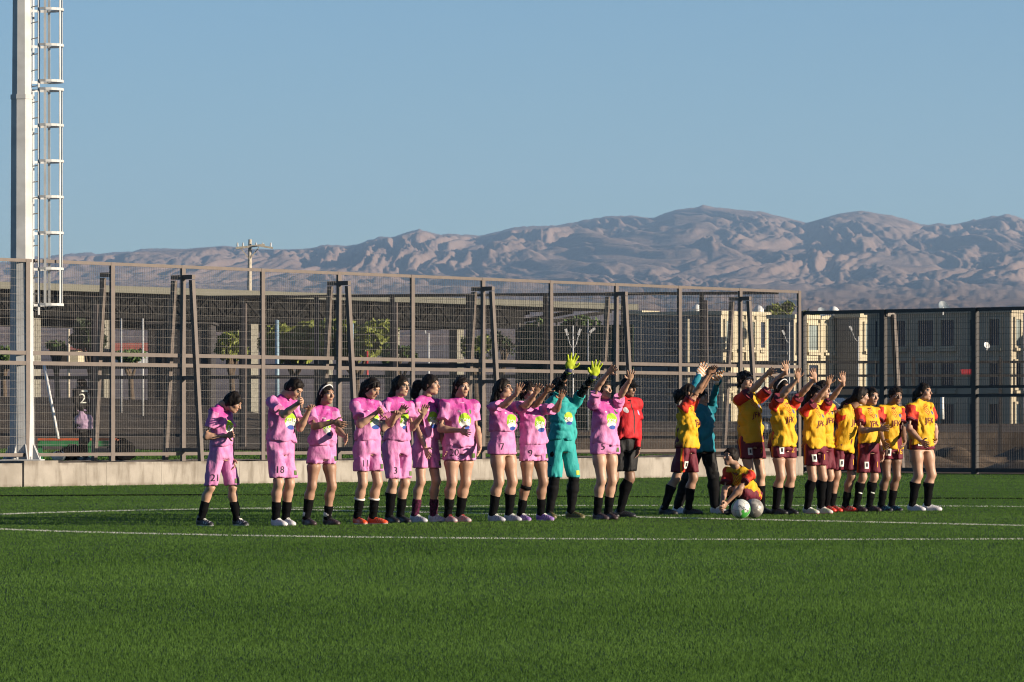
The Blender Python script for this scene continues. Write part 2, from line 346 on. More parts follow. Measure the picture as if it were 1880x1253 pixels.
# ------------------------------------------------------------------ retaining wall and long fence
Z3 = np.array([0, 0, 1.0])
def p3(P, z): return np.array([P[0], P[1], z])
e1 = p3(E1, 0); e2 = p3(E2, 0)
wall = empty('retaining_wall', p3(PA(8), 0), label='low pale concrete retaining wall under the tall brown fence', category='wall')
cuts = [-9, -6.5, -4.0, -1.9] + [A_t(x) for x in (41, 105, 158, 196)] + [4.1, 6.2, 8.3, 10.4, 12.5, 14.6, 16.7, 18.8, 20.9, 22.7, T_END]
cuts = sorted(cuts)
for a, b in zip(cuts[:-1], cuts[1:]):
    pl = abs(a - A_t(41)) < 1e-6; g = (.010 if abs(b - A_t(105)) < 1e-6 else .004) if b < A_t(200) else .0025
    top = .412 + random.Random(int(a * 100)).uniform(-.004, .004); fr = 0.0
    if pl: top = .452; fr = .035
    MB().prism(p3(PA(a + g, .30 - fr / 2), -.05 + top / 2), p3(PA(b - g, .30 - fr / 2), -.05 + top / 2), e2, Z3, .30 + fr / 2, top / 2 + .05).build('wall_segment', M['concrete'], wall)

BK = .62                                        # the fence stands this far behind the wall face
fence = empty('tall_fence', p3(PA(8, BK), .41), label='tall brown steel fence of welded mesh panels on the low concrete wall', category='fence')
ZT, ZU, ZL, ZB0 = 3.98, 2.37, 2.19, .58
FT = lambda x: line_t(PA0 - E2 * BK, E1, x)
t0, t1 = FT(336), FT(1467); step = (t1 - t0) / 9
posts = [FT(50) - 2 * step, FT(50) - step, FT(50), FT(206)] + [t0 + step * i for i in range(10)]
def panel_mesh(w, h, nv, nh, rv, rh):
    mb = MB()
    for i in range(1, nv): x = w * i / nv; mb.prism((x, 0, 0), (x, 0, h), (1, 0, 0), (0, 1, 0), rv, rv)
    for j in range(1, nh): z = h * j / nh; mb.prism((0, -.006, z), (w, -.006, z), (0, 1, 0), (0, 0, 1), rh, rh)
    return mb
def make_panel(name, P, d, w, h, z, mb, mat, parent, cache={}):
    key = (id(mb), mat.name)
    if key not in cache:
        me = bpy.data.meshes.new(name); me.from_pydata([tuple(map(float, v)) for v in mb.V], [], mb.F); me.materials.append(mat); cache[key] = (me, mb)
    o = bpy.data.objects.new(name, cache[key][0]); link(o, parent)
    o.location = Vector(p3(P, z)) - Vector(origin_of(parent)); o.rotation_euler = (0, 0, math.atan2(d[1], d[0])); return o
up_mb = panel_mesh(step - .1, ZT - ZU - .07, 38, 11, .0017, .0014); lo_mb = panel_mesh(step - .1, ZL - ZB0 - .08, 38, 11, .0017, .0014)
for i, t in enumerate(posts):
    P = PA(t, BK); wd = posts[i + 1] - t if i < len(posts) - 1 else step
    MB().box(P, E1, E2, .05, .024, .41, ZT).build('post', M['fence'], fence)
    for z, hh in ((ZT - .03, .029), (ZU - .035, .034), (ZL - .035, .034), (ZB0 - .03, .03)):
        if i < len(posts) - 1:
            MB().prism(p3(PA(t + .05, BK), z), p3(PA(t + wd - .05, BK), z), e2, Z3, .018, hh).build('rail', M['fence'], fence)
    if i < len(posts) - 1:
        make_panel('mesh_panel', PA(t + .05, BK), E1, 0, 0, ZU + .01, up_mb, M['wire'], fence).scale.x = (wd - .1) / (step - .1)
        make_panel('mesh_panel', PA(t + .05, BK), E1, 0, 0, ZB0 + .01, lo_mb, M['wire'], fence).scale.x = (wd - .1) / (step - .1)
    if (i % 2 == 0 and i > 3) or i == 3:                       # braced posts: one raking leg before and one behind the fence
        for sg in ((1, -1) if i != 3 else (-1,)):
            def q(off, z): return p3(P, z) + e2 * off * sg
            mb = MB(); mb.prism(q(.024, ZT - .22), q(.26, ZT - .22), e1, Z3, .044, .04)
            mb.build('brace_arm', M['fence'], fence)
            MB().prism(q(.22, ZT - .275), q(.44, .40), e1, e2, .044, .038).build('brace_leg', M['fence'], fence)
            for z in (1.93, .62):
                o_ = .22 + (.44 - .22) * (ZT - .275 - z) / (ZT - .675)
                MB().prism(q(.024, z), q(o_ - .03, z), e1, Z3, .04, .035).build('brace_tie', M['fence'], fence)

# ------------------------------------------------------------------ dark fence turning the corner on the right
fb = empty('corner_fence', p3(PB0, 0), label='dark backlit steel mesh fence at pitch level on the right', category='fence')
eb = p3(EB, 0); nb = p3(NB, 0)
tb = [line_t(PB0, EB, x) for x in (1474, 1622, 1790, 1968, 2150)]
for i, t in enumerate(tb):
    MB().box(PB0 + EB * t, EB, NB, .06, .06, 0, 3.66).build('post', M['fence_dark_shaded'], fb)
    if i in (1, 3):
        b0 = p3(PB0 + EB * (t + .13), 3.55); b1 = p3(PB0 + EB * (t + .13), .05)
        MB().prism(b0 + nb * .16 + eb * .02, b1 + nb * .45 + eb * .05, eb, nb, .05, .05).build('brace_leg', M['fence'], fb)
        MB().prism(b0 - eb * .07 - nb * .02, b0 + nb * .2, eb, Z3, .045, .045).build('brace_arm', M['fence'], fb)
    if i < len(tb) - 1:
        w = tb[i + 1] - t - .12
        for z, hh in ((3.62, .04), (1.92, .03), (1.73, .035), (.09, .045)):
            MB().prism(p3(PB0 + EB * (t + .06), z), p3(PB0 + EB * (tb[i + 1] - .06), z), nb, Z3, .03, hh).build('rail', M['fence_dark_shaded'], fb)
        make_panel('mesh_panel', PB0 + EB * (t + .06), EB, 0, 0, 1.96, panel_mesh(w, 1.62, 40, 13, .0030, .0030), M['wire_shaded'], fb)
        make_panel('mesh_panel', PB0 + EB * (t + .06), EB, 0, 0, .13, panel_mesh(w, 1.56, 40, 12, .0030, .0030), M['wire_shaded'], fb)

# ------------------------------------------------------------------ second fence across the raised turf
C0, C1 = at(500, 0, 126.7)[:2], at(1350, 0, 123.4)[:2]; EC = nrm(C1 - C0); NC = np.array([-EC[1], EC[0]])
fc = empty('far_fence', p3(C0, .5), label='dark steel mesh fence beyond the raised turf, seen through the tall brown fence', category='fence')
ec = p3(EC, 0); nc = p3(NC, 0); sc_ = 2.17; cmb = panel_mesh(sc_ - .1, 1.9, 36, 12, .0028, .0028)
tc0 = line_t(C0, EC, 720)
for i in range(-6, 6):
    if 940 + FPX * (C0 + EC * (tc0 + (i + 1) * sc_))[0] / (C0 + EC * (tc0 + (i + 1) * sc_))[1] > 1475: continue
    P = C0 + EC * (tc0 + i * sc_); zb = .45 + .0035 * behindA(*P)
    MB().box(P, EC, NC, .06, .05, zb - .05, 4.68).build('post', M['fence_dark_shaded'], fc)
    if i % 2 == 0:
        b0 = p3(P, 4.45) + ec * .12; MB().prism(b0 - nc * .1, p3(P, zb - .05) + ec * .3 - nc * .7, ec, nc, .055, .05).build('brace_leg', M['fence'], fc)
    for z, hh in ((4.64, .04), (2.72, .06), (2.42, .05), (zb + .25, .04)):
        MB().prism(p3(P, z) + ec * .06, p3(P, z) + ec * (sc_ - .06), nc, Z3, .03, hh).build('rail', M['fence_dark_shaded'], fc)
    make_panel('mesh_panel', P + EC * .05, EC, 0, 0, 2.78, cmb, M['wire_shaded'], fc)
    make_panel('mesh_panel', P + EC * .05, EC, 0, 0, zb + .28, panel_mesh(sc_ - .1, 2.36 - zb - .28, 36, 12, .0028, .0028), M['wire_shaded'], fc)
# rail fence beyond the corner
D0 = at(1360, 0, 128)[:2]
fd = empty('rail_fence', p3(D0, 0), label='thin dark rail fence behind the spoil heaps in front of the flats', category='fence')
for k in range(9):
    P = D0 + np.array([1.0, -.04]) * 2.4 * k
    MB().box(P, (1, 0), (0, 1), .04, .04, -.05, 3.0).build('post', M['fence_dark_shaded'], fd)
    if k < 8:
        for z in (2.85, 2.47): MB().prism(p3(P, z) + [.04, 0, 0], p3(P + np.array([1.0, -.04]) * 2.4, z) - [.04, 0, 0], (0, 1, 0), Z3, .03, .035).build('rail', M['fence_dark_shaded'], fd)

# long board fence on the bank
bf = empty('board_fence', p3(PA(0, 58), 1.6), label='long weathered brown board fence on the dirt bank behind the fences', category='fence')
bt0, bt1 = -22, 34; bm = {}
nb_ = 110; wv = (bt1 - bt0) / nb_
for k in range(nb_):
    P = PA(bt0 + wv * (k + .5), 58); hh = 2.78 + .06 * math.sin(k * 12.9) 
    if k not in bm or True:
        key = k % 6
        if key not in bm:
            me = bpy.data.meshes.new('board'); mb = MB().box((0, 0), E1, E2, wv / 2 - .02, .03, 0, 1.95 + .05 * math.sin(key * 2.2)); me.from_pydata([tuple(map(float, v)) for v in mb.V], [], mb.F); me.materials.append(M['brownwood']); bm[key] = me
        o = link(bpy.data.objects.new('board', bm[key]), bf); o.location = Vector(p3(P, .85 + .04 * math.sin(k * .7))) - Vector(origin_of(bf))
MB().prism(p3(PA(bt0, 57.9), 2.35), p3(PA(bt1, 57.9), 2.35), e2, Z3, .03, .06).build('rail', M['fence_dark_shaded'], bf)
# ------------------------------------------------------------------ roofed court behind
KP = np.array([-23.5, 210.6])
def KT(x): return line_t(KP, E1, x)
def KQ(t, back=0): return KP + E1 * t - E2 * back
cn = empty('canopy', p3(KQ(20), 2.0), label='long flat-roofed canopy with pale fascia, dark truss and concrete columns', category='canopy')
ta, tb_, tc_ = KT(-260), KT(961), KT(1172)
MB().prism(p3(KQ(ta, 9), 7.56), p3(KQ(tc_, 9), 7.56), e2, Z3, 9, .16).build('roof_slab', M['roofgrey'], cn)
tr = MB()
for back in (.4, 3, 6, 10, 14, 17.5):
    tr.prism(p3(KQ(ta, back), 6.30), p3(KQ(tb_, back), 6.30), e2, Z3, .09, .09); tr.prism(p3(KQ(tb_, back), 6.30), p3(KQ(tc_ - 2, back), 7.3), e2, Z3, .09, .09)
    t = ta; up = True; zz = 6.36
    while t < tb_ - 1.2:
        a, b = (6.36, 7.38) if up else (7.38, 6.36)
        tr.prism(p3(KQ(t, back), a), p3(KQ(t + 1.25, back), b), e2, Z3, .06, .075); tr.prism(p3(KQ(t, back), 6.36), p3(KQ(t, back), 7.38), e1, e2, .05, .05); t += 1.25; up = not up
t = ta
while t < tb_:
    tr.prism(p3(KQ(t, .4), 6.3), p3(KQ(t, 17.5), 6.3), e1, Z3, .06, .06); tr.prism(p3(KQ(t, .4), 6.4), p3(KQ(t + 1.2, 3), 7.3), e1, Z3, .05, .05); tr.prism(p3(KQ(t, 6), 6.4), p3(KQ(t + 1.2, 3), 7.3), e1, Z3, .05, .05); t += 1.25
tr.build('truss', M['truss'], cn)
MB().prism(p3(KQ(ta, .9), 6.85), p3(KQ(tb_ + 1.2, .9), 6.85), e2, Z3, .04, .5).build('shade_board', M['truss'], cn)  # dark board added behind the front truss as the shade under the roof
for x in (-120, 60, 190, 323, 460, 597, 720, 838, 959):
    for back in (1.0, 16.5):
        if back > 10 and x < 200: continue
        MB().box(KQ(line_t(KQ(0, back), E1, x), back), E1, E2, .27, .27, .6, 6.22).build('column', M['concrete_post'], cn)
sh = empty('site_cabin', (at(330, 785, 186)[0], 187.5, .8), label='dark flat-sided cabin standing under the canopy edge', category='cabin')
ca, cb_ = at(272, 785, 186), at(388, 785, 186)
MB().box(((ca[0] + cb_[0]) / 2, 187.5), (1, 0), (0, 1), (cb_[0] - ca[0]) / 2, 1.5, .6, 5.2).build('wall', M['darkpanel'], sh)
MB().box(((ca[0] + cb_[0]) / 2, 187.4), (1, 0), (0, 1), (cb_[0] - ca[0]) / 2 + .1, 1.7, 5.21, 5.3).build('roof', M['darkpanel'], sh)
for x in (276, 300, 345, 384): MB().box((at(x, 785, 186)[0], 185.95), (1, 0), (0, 1), .05, .04, .6, 5.2).build('batten', M['fence_dark_shaded'], sh)

# ------------------------------------------------------------------ flats
def ray_len(Pc, d, x): return line_t(Pc, d, x)
def flats(label, xl, xc, xr, ytop, Yc, lit, dark, rows, lit_cols, dark_cols, zb=.4, bay=None):
    """block with a shaded face running left-back from the corner and a sunlit face running right-back"""
    Pc = at(xc, 0, Yc)[:2]; dl = -EB; dl = np.array([-.80, .60]); dr = np.array([.60, .80])
    Ll = ray_len(Pc, dl, xl); Lr = max(1.2, ray_len(Pc, dr, xr)); zt = CAMZ + (HORIZ - ytop) * Yc / FPX
    root = empty('apartment_block', p3(Pc, zb), label=label, category='building')
    c = Pc + dl * Ll / 2 + dr * Lr / 2
    MB().box(c, dl, dr, Ll / 2, Lr / 2, zb, zt).build('wall', lit, root)
    MB().box(c, dl, dr, Ll / 2 + .12, Lr / 2 + .12, zt, zt + .22).build('roof_edge', lit, root)
    hh = (zt - zb) / rows; cache = {}
    def face(P0, d, nrm_, L, cols, wall_m, glassm, is_lit):
        n_ = p3(nrm_, 0); d_ = p3(d, 0)
        for (f0, f1) in cols:
            a, b = f0 * L, f1 * L; w = (b - a) / 2; cx = P0 + d * (a + b) / 2
            for r in range(rows):
                z0 = zb + hh * r + hh * .17; z1 = zb + hh * (r + 1) - hh * .10; zc = (z0 + z1) / 2; hz = (z1 - z0) / 2
                wn_ = MB(); c3 = p3(cx, zc)
                for s_ in (-1, 1): wn_.prism(c3 + d_ * (w - .06) * s_ - Z3 * hz + n_ * .05, c3 + d_ * (w - .06) * s_ + Z3 * hz + n_ * .05, d_, n_, .06, .06)
                for s_ in (-1, 1): wn_.prism(c3 + Z3 * (hz - .06) * s_ - d_ * (w - .12) + n_ * .05, c3 + Z3 * (hz - .06) * s_ + d_ * (w - .12) + n_ * .05, Z3, n_, .06, .055)
                wo = wn_.build('window', wall_m, root)
                MB().prism(c3 - d_ * (w - .1) + n_ * .012, c3 + d_ * (w - .1) + n_ * .012, Z3, n_, hz - .1, .012).build('pane', glassm if (r + int(f0 * 10)) % 3 else M['glass'], wo)
                if r < rows - 0: MB().prism(c3 - d_ * w - Z3 * (hz + .09) + n_ * .1, c3 + d_ * w - Z3 * (hz + .09) + n_ * .1, Z3, n_, .07, .1).build('sill', wall_m, root)
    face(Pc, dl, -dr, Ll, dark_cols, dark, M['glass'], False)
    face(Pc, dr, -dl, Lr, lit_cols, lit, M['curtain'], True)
    # gable skin with its shade painted as a darker colour; pilasters in the lit colour
    if dark is not lit: MB().prism(p3(Pc + dl * .01, (zb + zt) / 2) - p3(dr, 0) * .012, p3(Pc + dl * (Ll - .01), (zb + zt) / 2) - p3(dr, 0) * .012, Z3, p3(dr, 0), (zt - zb) / 2 - .01, .006).build('gable_shade_skin', dark, root)
    for f0, f1 in zip(lit_cols[:-1], lit_cols[1:]):
        q = Pc + dr * Lr * (f0[1] + f1[0]) / 2; MB().box(q - dl * .07, dr, dl, min(.28, Lr * .035), .065, zb + .01, zt - .02).build('pilaster', lit, root)
    return root, Pc, dl, dr, Ll, Lr, zt
W3 = [(.06, .30), (.38, .62), (.70, .94)]
flats('pale block with a long shaded grey gable left of the brightest cream flats', 1178, 1324, 1411, 578, 262, M['cream'], M['shadewall'], 3, [(.05, .2), (.3, .48), (.56, .7), (.78, .92)], [(.06, .16), (.55, .68)])
flats('cream sunlit block seen just right of the end of the tall brown fence', 1412, 1458, 1537, 585, 256, M['cream'], M['shadewall'], 3, [(.04, .14), (.28, .55), (.66, .76), (.84, .95)], [(.2, .6)])
flats('narrow cream strip of flats with a dark gable behind the first dark fence bay', 1537, 1578, 1592, 583, 258, M['cream'], M['shadewall'], 3, [(.3, .8)], [])
LB = flats('long shaded khaki block of flats with dark blue windows behind the dark fence', 1592, 1856, 1878, 574, 232, M['khaki'], M['khaki'], 3, [(.2, .8)], [(.06, .155), (.24, .29), (.37, .49), (.515, .65), (.71, .80), (.905, .95)])
aw = at(1778, 685, 226); MB().prism(aw + [-.36, .1, 0], aw + [.36, .1, 0], (0, .8, .6), (0, -.6, .8), .26, .03).build('awning', M['red_paint'], LB[0])
flats('shaded khaki block at the far right edge behind the dark fence', 1880, 2150, 2190, 571, 230, M['khaki'], M['khaki'], 3, [(.2, .8)], [(.1, .2), (.3, .42), (.6, .72), (.85, .95)])
flats('distant block showing one bright corner just right of the canopy', 1150, 1178, 1206, 577, 285, M['cream'], M['shadewall'], 3, [(.2, .7)], [])
def tank(x, y, Y, label):
    b = at(x, y, Y); MB().tube([b + [0, 0, -.25], b + [0, 0, .12], b + [0, 0, .26], b + [0, 0, .34]], [.3, .3, .2, .08], 12).build('water_tank', M['white'], None, True, loc=tuple(b + [0, 0, -.25]), label=label, category='tank')
tank(1279, 570, 268, 'white water tank on the roof of the shaded-gable block'); tank(1393, 572, 266, 'white water tank on the roof of the brightest cream flats'); tank(1531, 574, 262, 'white water tank above the sunlit block by the fence corner')
def dish(x, y, Y, r, label):
    c = at(x, y, Y); root = empty('satellite_dish', c - [0, 0, r * 1.2], label=label, category='dish'); ax = nrm([.45, -.78, .42]); u = nrm(np.cross(ax, [0, 0, 1])); v = np.cross(u, ax); V = []; F = []
    for i, q in enumerate((0.05, .5, .8, 1.0)):
        for k in range(14): a = 2 * math.pi * k / 14; V.append(c + r * q * (u * math.cos(a) + v * math.sin(a)) + ax * r * .28 * q * q)
    for i in range(3):
        for k in range(14): F.append((i * 14 + k, i * 14 + (k + 1) % 14, i * 14 + 14 + (k + 1) % 14, i * 14 + 14 + k))
    mesh_obj('dish_bowl', V, F, M['white' if 'small' in label else 'dishblue'], root, True); MB().tube([c, c - [0, 0, r * 1.3]], .04, 6).build('mast', M['steel'], root)
dish(1731, 564, 226, .3, 'large satellite dish on the roof of the long shaded flats'); dish(1508, 574, 252, .28, 'tilted satellite dish on the roof of the sunlit block'); dish(1811, 635, 222, .17, 'small round pale dish on the shaded facade of the long flats')

# ------------------------------------------------------------------ trees, shrubs
def tree(name, label, x, ytop, ybot, wpx, Y, mat, nleaf=1500, leaf=.22, zb=None, thin=1.0, seed=0, group=None):
    rg = np.random.default_rng(seed + int(x)); base = at(x, 785, Y); zb = .9 if zb is None else zb; zt = CAMZ + (HORIZ - ytop) * Y / FPX; zl = CAMZ + (HORIZ - ybot) * Y / FPX
    w = wpx / FPX * Y / 2; root = empty(name, (base[0], base[1], zb), label=label, category='tree' if name.endswith('tree') else 'shrub', group=group)
    tr = MB(); fork = zb + (zl - zb) * .7 + .2; tr.tube([(base[0], Y, zb - .2), (base[0] + .05, Y, (zb + fork) / 2), (base[0], Y, fork)], [.16, .13, .11], 8)
    cl = []
    for k in range(9):
        a = rg.uniform(0, 6.28); rr = w * math.sqrt(rg.uniform(.05, .75)); c = np.array([base[0] + rr * math.cos(a), Y + rr * math.sin(a) * .8, rg.uniform(zl + (zt - zl) * .25, zt - (zt - zl) * .2)])
        cl.append((c, w * rg.uniform(.28, .5))); tr.tube([(base[0], Y, fork - .1), (np.array([base[0], Y, fork]) + c) / 2 + rg.normal(0, .1, 3), c], [.08, .05, .02], 6)
    tr.build('trunk', M['bark'], root, True)
    n = nleaf; ci = rg.integers(0, len(cl), n); cen = np.array([cl[i][0] for i in ci]); rad = np.array([cl[i][1] for i in ci])
    d = rg.normal(0, 1, (n, 3)); d /= np.linalg.norm(d, axis=1)[:, None]; P = cen + d * (rad * rg.uniform(.35, 1.05, n) ** .6)[:, None] * [1, 1, (zt - zl) / (2 * w) * .9 + .25]
    P[:, 2] = np.clip(P[:, 2], zl - .1, zt); u = rg.normal(0, 1, (n, 3)); u /= np.linalg.norm(u, axis=1)[:, None]; v = np.cross(u, rg.normal(0, 1, (n, 3))); v /= np.linalg.norm(v, axis=1)[:, None]
    L = leaf * rg.uniform(.6, 1.3, n)[:, None] * thin; V = np.stack([P - u * L * .5, P + v * L * .3, P + u * L * .5, P - v * L * .3], 1).reshape(-1, 3)
    mesh_obj('crown', V, np.arange(n * 4).reshape(n, 4), mat, root)
tree('broadleaf_tree', 'bright green tree under the canopy, left of the second braced post', 540, 588, 668, 135, 172, M['leaf_olive'], 5200, .34)
tree('broadleaf_tree', 'bright green tree under the canopy, right of the second braced post', 655, 592, 668, 140, 170, M['leaf_olive'], 5000, .34)
tree('broadleaf_tree', 'dark round tree behind the fence, right of the floodlight mast', 166, 586, 655, 66, 180, M['leaf_dark'], 2600, .3)
tree('broadleaf_tree', 'sunlit shrubby tree between dark cabin and bright green trees', 425, 612, 662, 75, 178, M['leaf_olive'], 2200, .3)
tree('sapling_tree', 'thin sparse sapling left of the dark green screen', 922, 600, 660, 44, 190, M['leaf_dark'], 260, .2)
tree('broadleaf_tree', 'green treetop showing above left part of the dark green screen', 990, 580, 640, 70, 195, M['leaf_green'], 1200)
tree('broadleaf_tree', 'green treetop showing above right part of the dark green screen', 1065, 582, 640, 90, 196, M['leaf_green'], 1400)
tree('broadleaf_tree', 'low green tree behind the third braced post', 872, 612, 662, 60, 175, M['leaf_olive'], 900)
tree('broadleaf_tree', 'olive treetop rising over the roofs at the fence corner', 1433, 553, 600, 62, 330, M['leaf_olive'], 1500, .45, 3)
tree('broadleaf_tree', 'small olive treetop over the sunlit block just right of the corner', 1490, 572, 610, 40, 320, M['leaf_olive'], 700, .4, 3)
tree('round_shrub', 'reddish dry shrub beside the third braced post', 884, 645, 668, 22, 150, M['leaf_dark'], 350, .15)
tree('round_shrub', 'low green shrub left of the pale shack', 104, 625, 660, 40, 190, M['leaf_green'], 500)
tree('round_shrub', 'green shrub at the left edge behind the floodlight mast', 6, 632, 665, 30, 185, M['leaf_green'], 400)
tree('round_shrub', 'green shrub in front of the pink-roofed shed', 240, 642, 668, 70, 182, M['leaf_green'], 800)
tree('round_shrub', 'green shrub behind the fence near the red post', 735, 630, 668, 60, 168, M['leaf_green'], 800)
gs = empty('green_screen', at(1060, 785, 172) * [1, 1, 0] + [0, 0, .9], label='dark green windbreak screen under the end of the canopy', category='screen')
g0, g1 = at(953, 785, 172), at(1165, 785, 168)
for k in range(6):
    a = g0 + (g1 - g0) * k / 6; b = g0 + (g1 - g0) * (k + 1) / 6; dd = nrm(b - a); nn = np.array([-dd[1], dd[0], 0])
    MB().prism(a * [1, 1, 0] + dd * .05 + [0, 0, 2.8], b * [1, 1, 0] - dd * .05 + [0, 0, 2.8], nn, Z3, .02, 2.0).build('screen_panel', M['net_green'], gs)
    MB().tube([a * [1, 1, 0] + [0, 0, .6], a * [1, 1, 0] + [0, 0, 4.95]], .05, 8).build('post', M['fence_dark_shaded'], gs)

# ------------------------------------------------------------------ poles and lamps
def lamp(x, ytop, Y, label, arms, mat='steel', r=.034, group=None):
    b = at(x, 785, Y); top = at(x, ytop, Y); root = empty('street_lamp', (b[0], Y, .9), label=label, category='lamp', group=group)
    MB().tube([(b[0], Y, .5), top], [r, r * .7], 10).build('pole', M[mat], root, True)
    for hx, hy, ax, ay in arms:
        h = at(hx, hy, Y); a = at(ax, ay, Y); MB().tube([a, (a + h) / 2 + [0, 0, -.12], h], [.016, .015, .013], 6).build('arm', M[mat], root, True)
        d = nrm(h - a); MB().prism(h - d * .08, h + d * .16, nrm(np.cross(d, [0, 1, 0])), (0, 1, 0), .045, .07).build('lamp_head', M['white'], root)
lamp(1052, 598, 166, 'two-armed pale street lamp in front of the dark green screen', [(1041, 612, 1051, 640), (1063, 612, 1053, 640)])
lamp(1080, 587, 166, 'tall pale pole with a small lamp at the right end of the green screen', [(1086, 608, 1080, 613)])
lamp(1449, 592, 220, 'street lamp before the dark gable beside the brightest cream flats', [(1439, 612, 1448, 630)])
lamp(1576, 618, 200, 'curved-arm street lamp by the narrow cream flats', [(1563, 605, 1575, 628)])
lamp(1263, 586, 225, 'pale lamp pole in front of the long shaded gable', [], 'cream', .10)
lamp(787, 612, 320, 'small distant street lamp beneath the canopy', [(782, 611, 786, 622)], r=.08)
def plainpole(x, y0, y1, Y, mat, label, r=.07, name='pole'):
    b = at(x, y1, Y); MB().tube([b, at(x, y0, Y)], [r, r * .85], 8).build(name, M[mat], None, True, loc=tuple(b), label=label, category='pole')
plainpole(509, 588, 775, 150, 'blue_pole', 'pale blue metal pole in front of the left bright green tree', .075)
plainpole(648, 594, 775, 150, 'blue_pole', 'thin pale blue pole beside the second braced post', .035)
plainpole(674, 645, 775, 148, 'red_paint', 'red post behind the second braced post', .055)
plainpole(223, 585, 775, 152, 'steel', 'thin grey pole left of the pink-roofed shed', .035); plainpole(262, 585, 775, 152, 'steel', 'thin grey pole right of the pink-roofed shed', .035)
plainpole(126, 605, 775, 182, 'wood', 'leaning weathered wooden stake by the pale shack', .06)
plainpole(1730, 729, 770, 118, 'white', 'short white post on the spoil heap beyond the dark fence', .06)
b = at(458, 785, 300); ut = empty('utility_pole', (b[0], 300, 1.0), label='weathered wooden utility pole with a crossarm rising above the canopy', category='utility pole')
MB().tube([at(457, 760, 300), at(457, 600, 300), at(459, 440, 300)], [.2, .18, .11], 10).build('pole', M['wood'], ut, True)
MB().prism(at(433, 456, 299.8), at(486, 450, 299.8), (0, 1, 0), Z3, .06, .07).build('crossarm', M['wood'], ut); MB().prism(at(474, 451, 299.6), at(501, 456, 299.6), (0, 1, 0), Z3, .05, .06).build('crossarm', M['wood'], ut)
for s_ in (-1, 1): MB().prism(at(458 + s_ * 17, 455, 299.9), at(458 + s_ * 2, 474, 299.9), (0, 1, 0), Z3, .03, .05).build('strut', M['wood'], ut)
for x in (436, 446, 470, 482, 497): MB().tube([at(x, 453, 299.8), at(x, 446, 299.8)], [.07, .05], 8).build('insulator', M['steel'], ut)

# ------------------------------------------------------------------ small buildings far left
def hut(label, x0, x1, y0, y1, Y, wall_m, roof_m, yroof):
    a, b_ = at(x0, y0, Y), at(x1, y0, Y); root = empty('shed', ((a[0] + b_[0]) / 2, Y, at(0, y1, Y)[2]), label=label, category='shed'); c = (a + b_) / 2; zt, zb = a[2], at(0, y1, Y)[2]
    MB().box((c[0], Y + 1.5), (1, 0), (0, 1), (b_[0] - a[0]) / 2, 1.5, zb, zt).build('wall', wall_m, root)
    w = (b_[0] - a[0]) / 2 + .2; zr = at(0, yroof, Y)[2]
    mesh_obj('roof', [(c[0] - w, Y - .2, zt + .005), (c[0] + w, Y - .2, zt + .005), (c[0] + w, Y + 3.2, zt + .005), (c[0] - w, Y + 3.2, zt + .005), (c[0] - w, Y + 1.5, zr), (c[0] + w, Y + 1.5, zr)], [(0, 1, 5, 4), (2, 3, 4, 5), (0, 4, 3), (1, 2, 5), (0, 3, 2, 1)], roof_m, root)
    MB().box((c[0] - w * .3, Y - .03), (1, 0), (0, 1), .35, .04, zb, zb + (zt - zb) * .8).build('door', M['brownwood'], root)
hut('pale shack behind the fence between mast and dark tree', 97, 143, 643, 668, 200, M['cream'], M['roof_red'], 636)
hut('long shed with a sunlit pink-red roof seen under the canopy', 212, 273, 645, 668, 215, M['white'], M['roof_red'], 629)

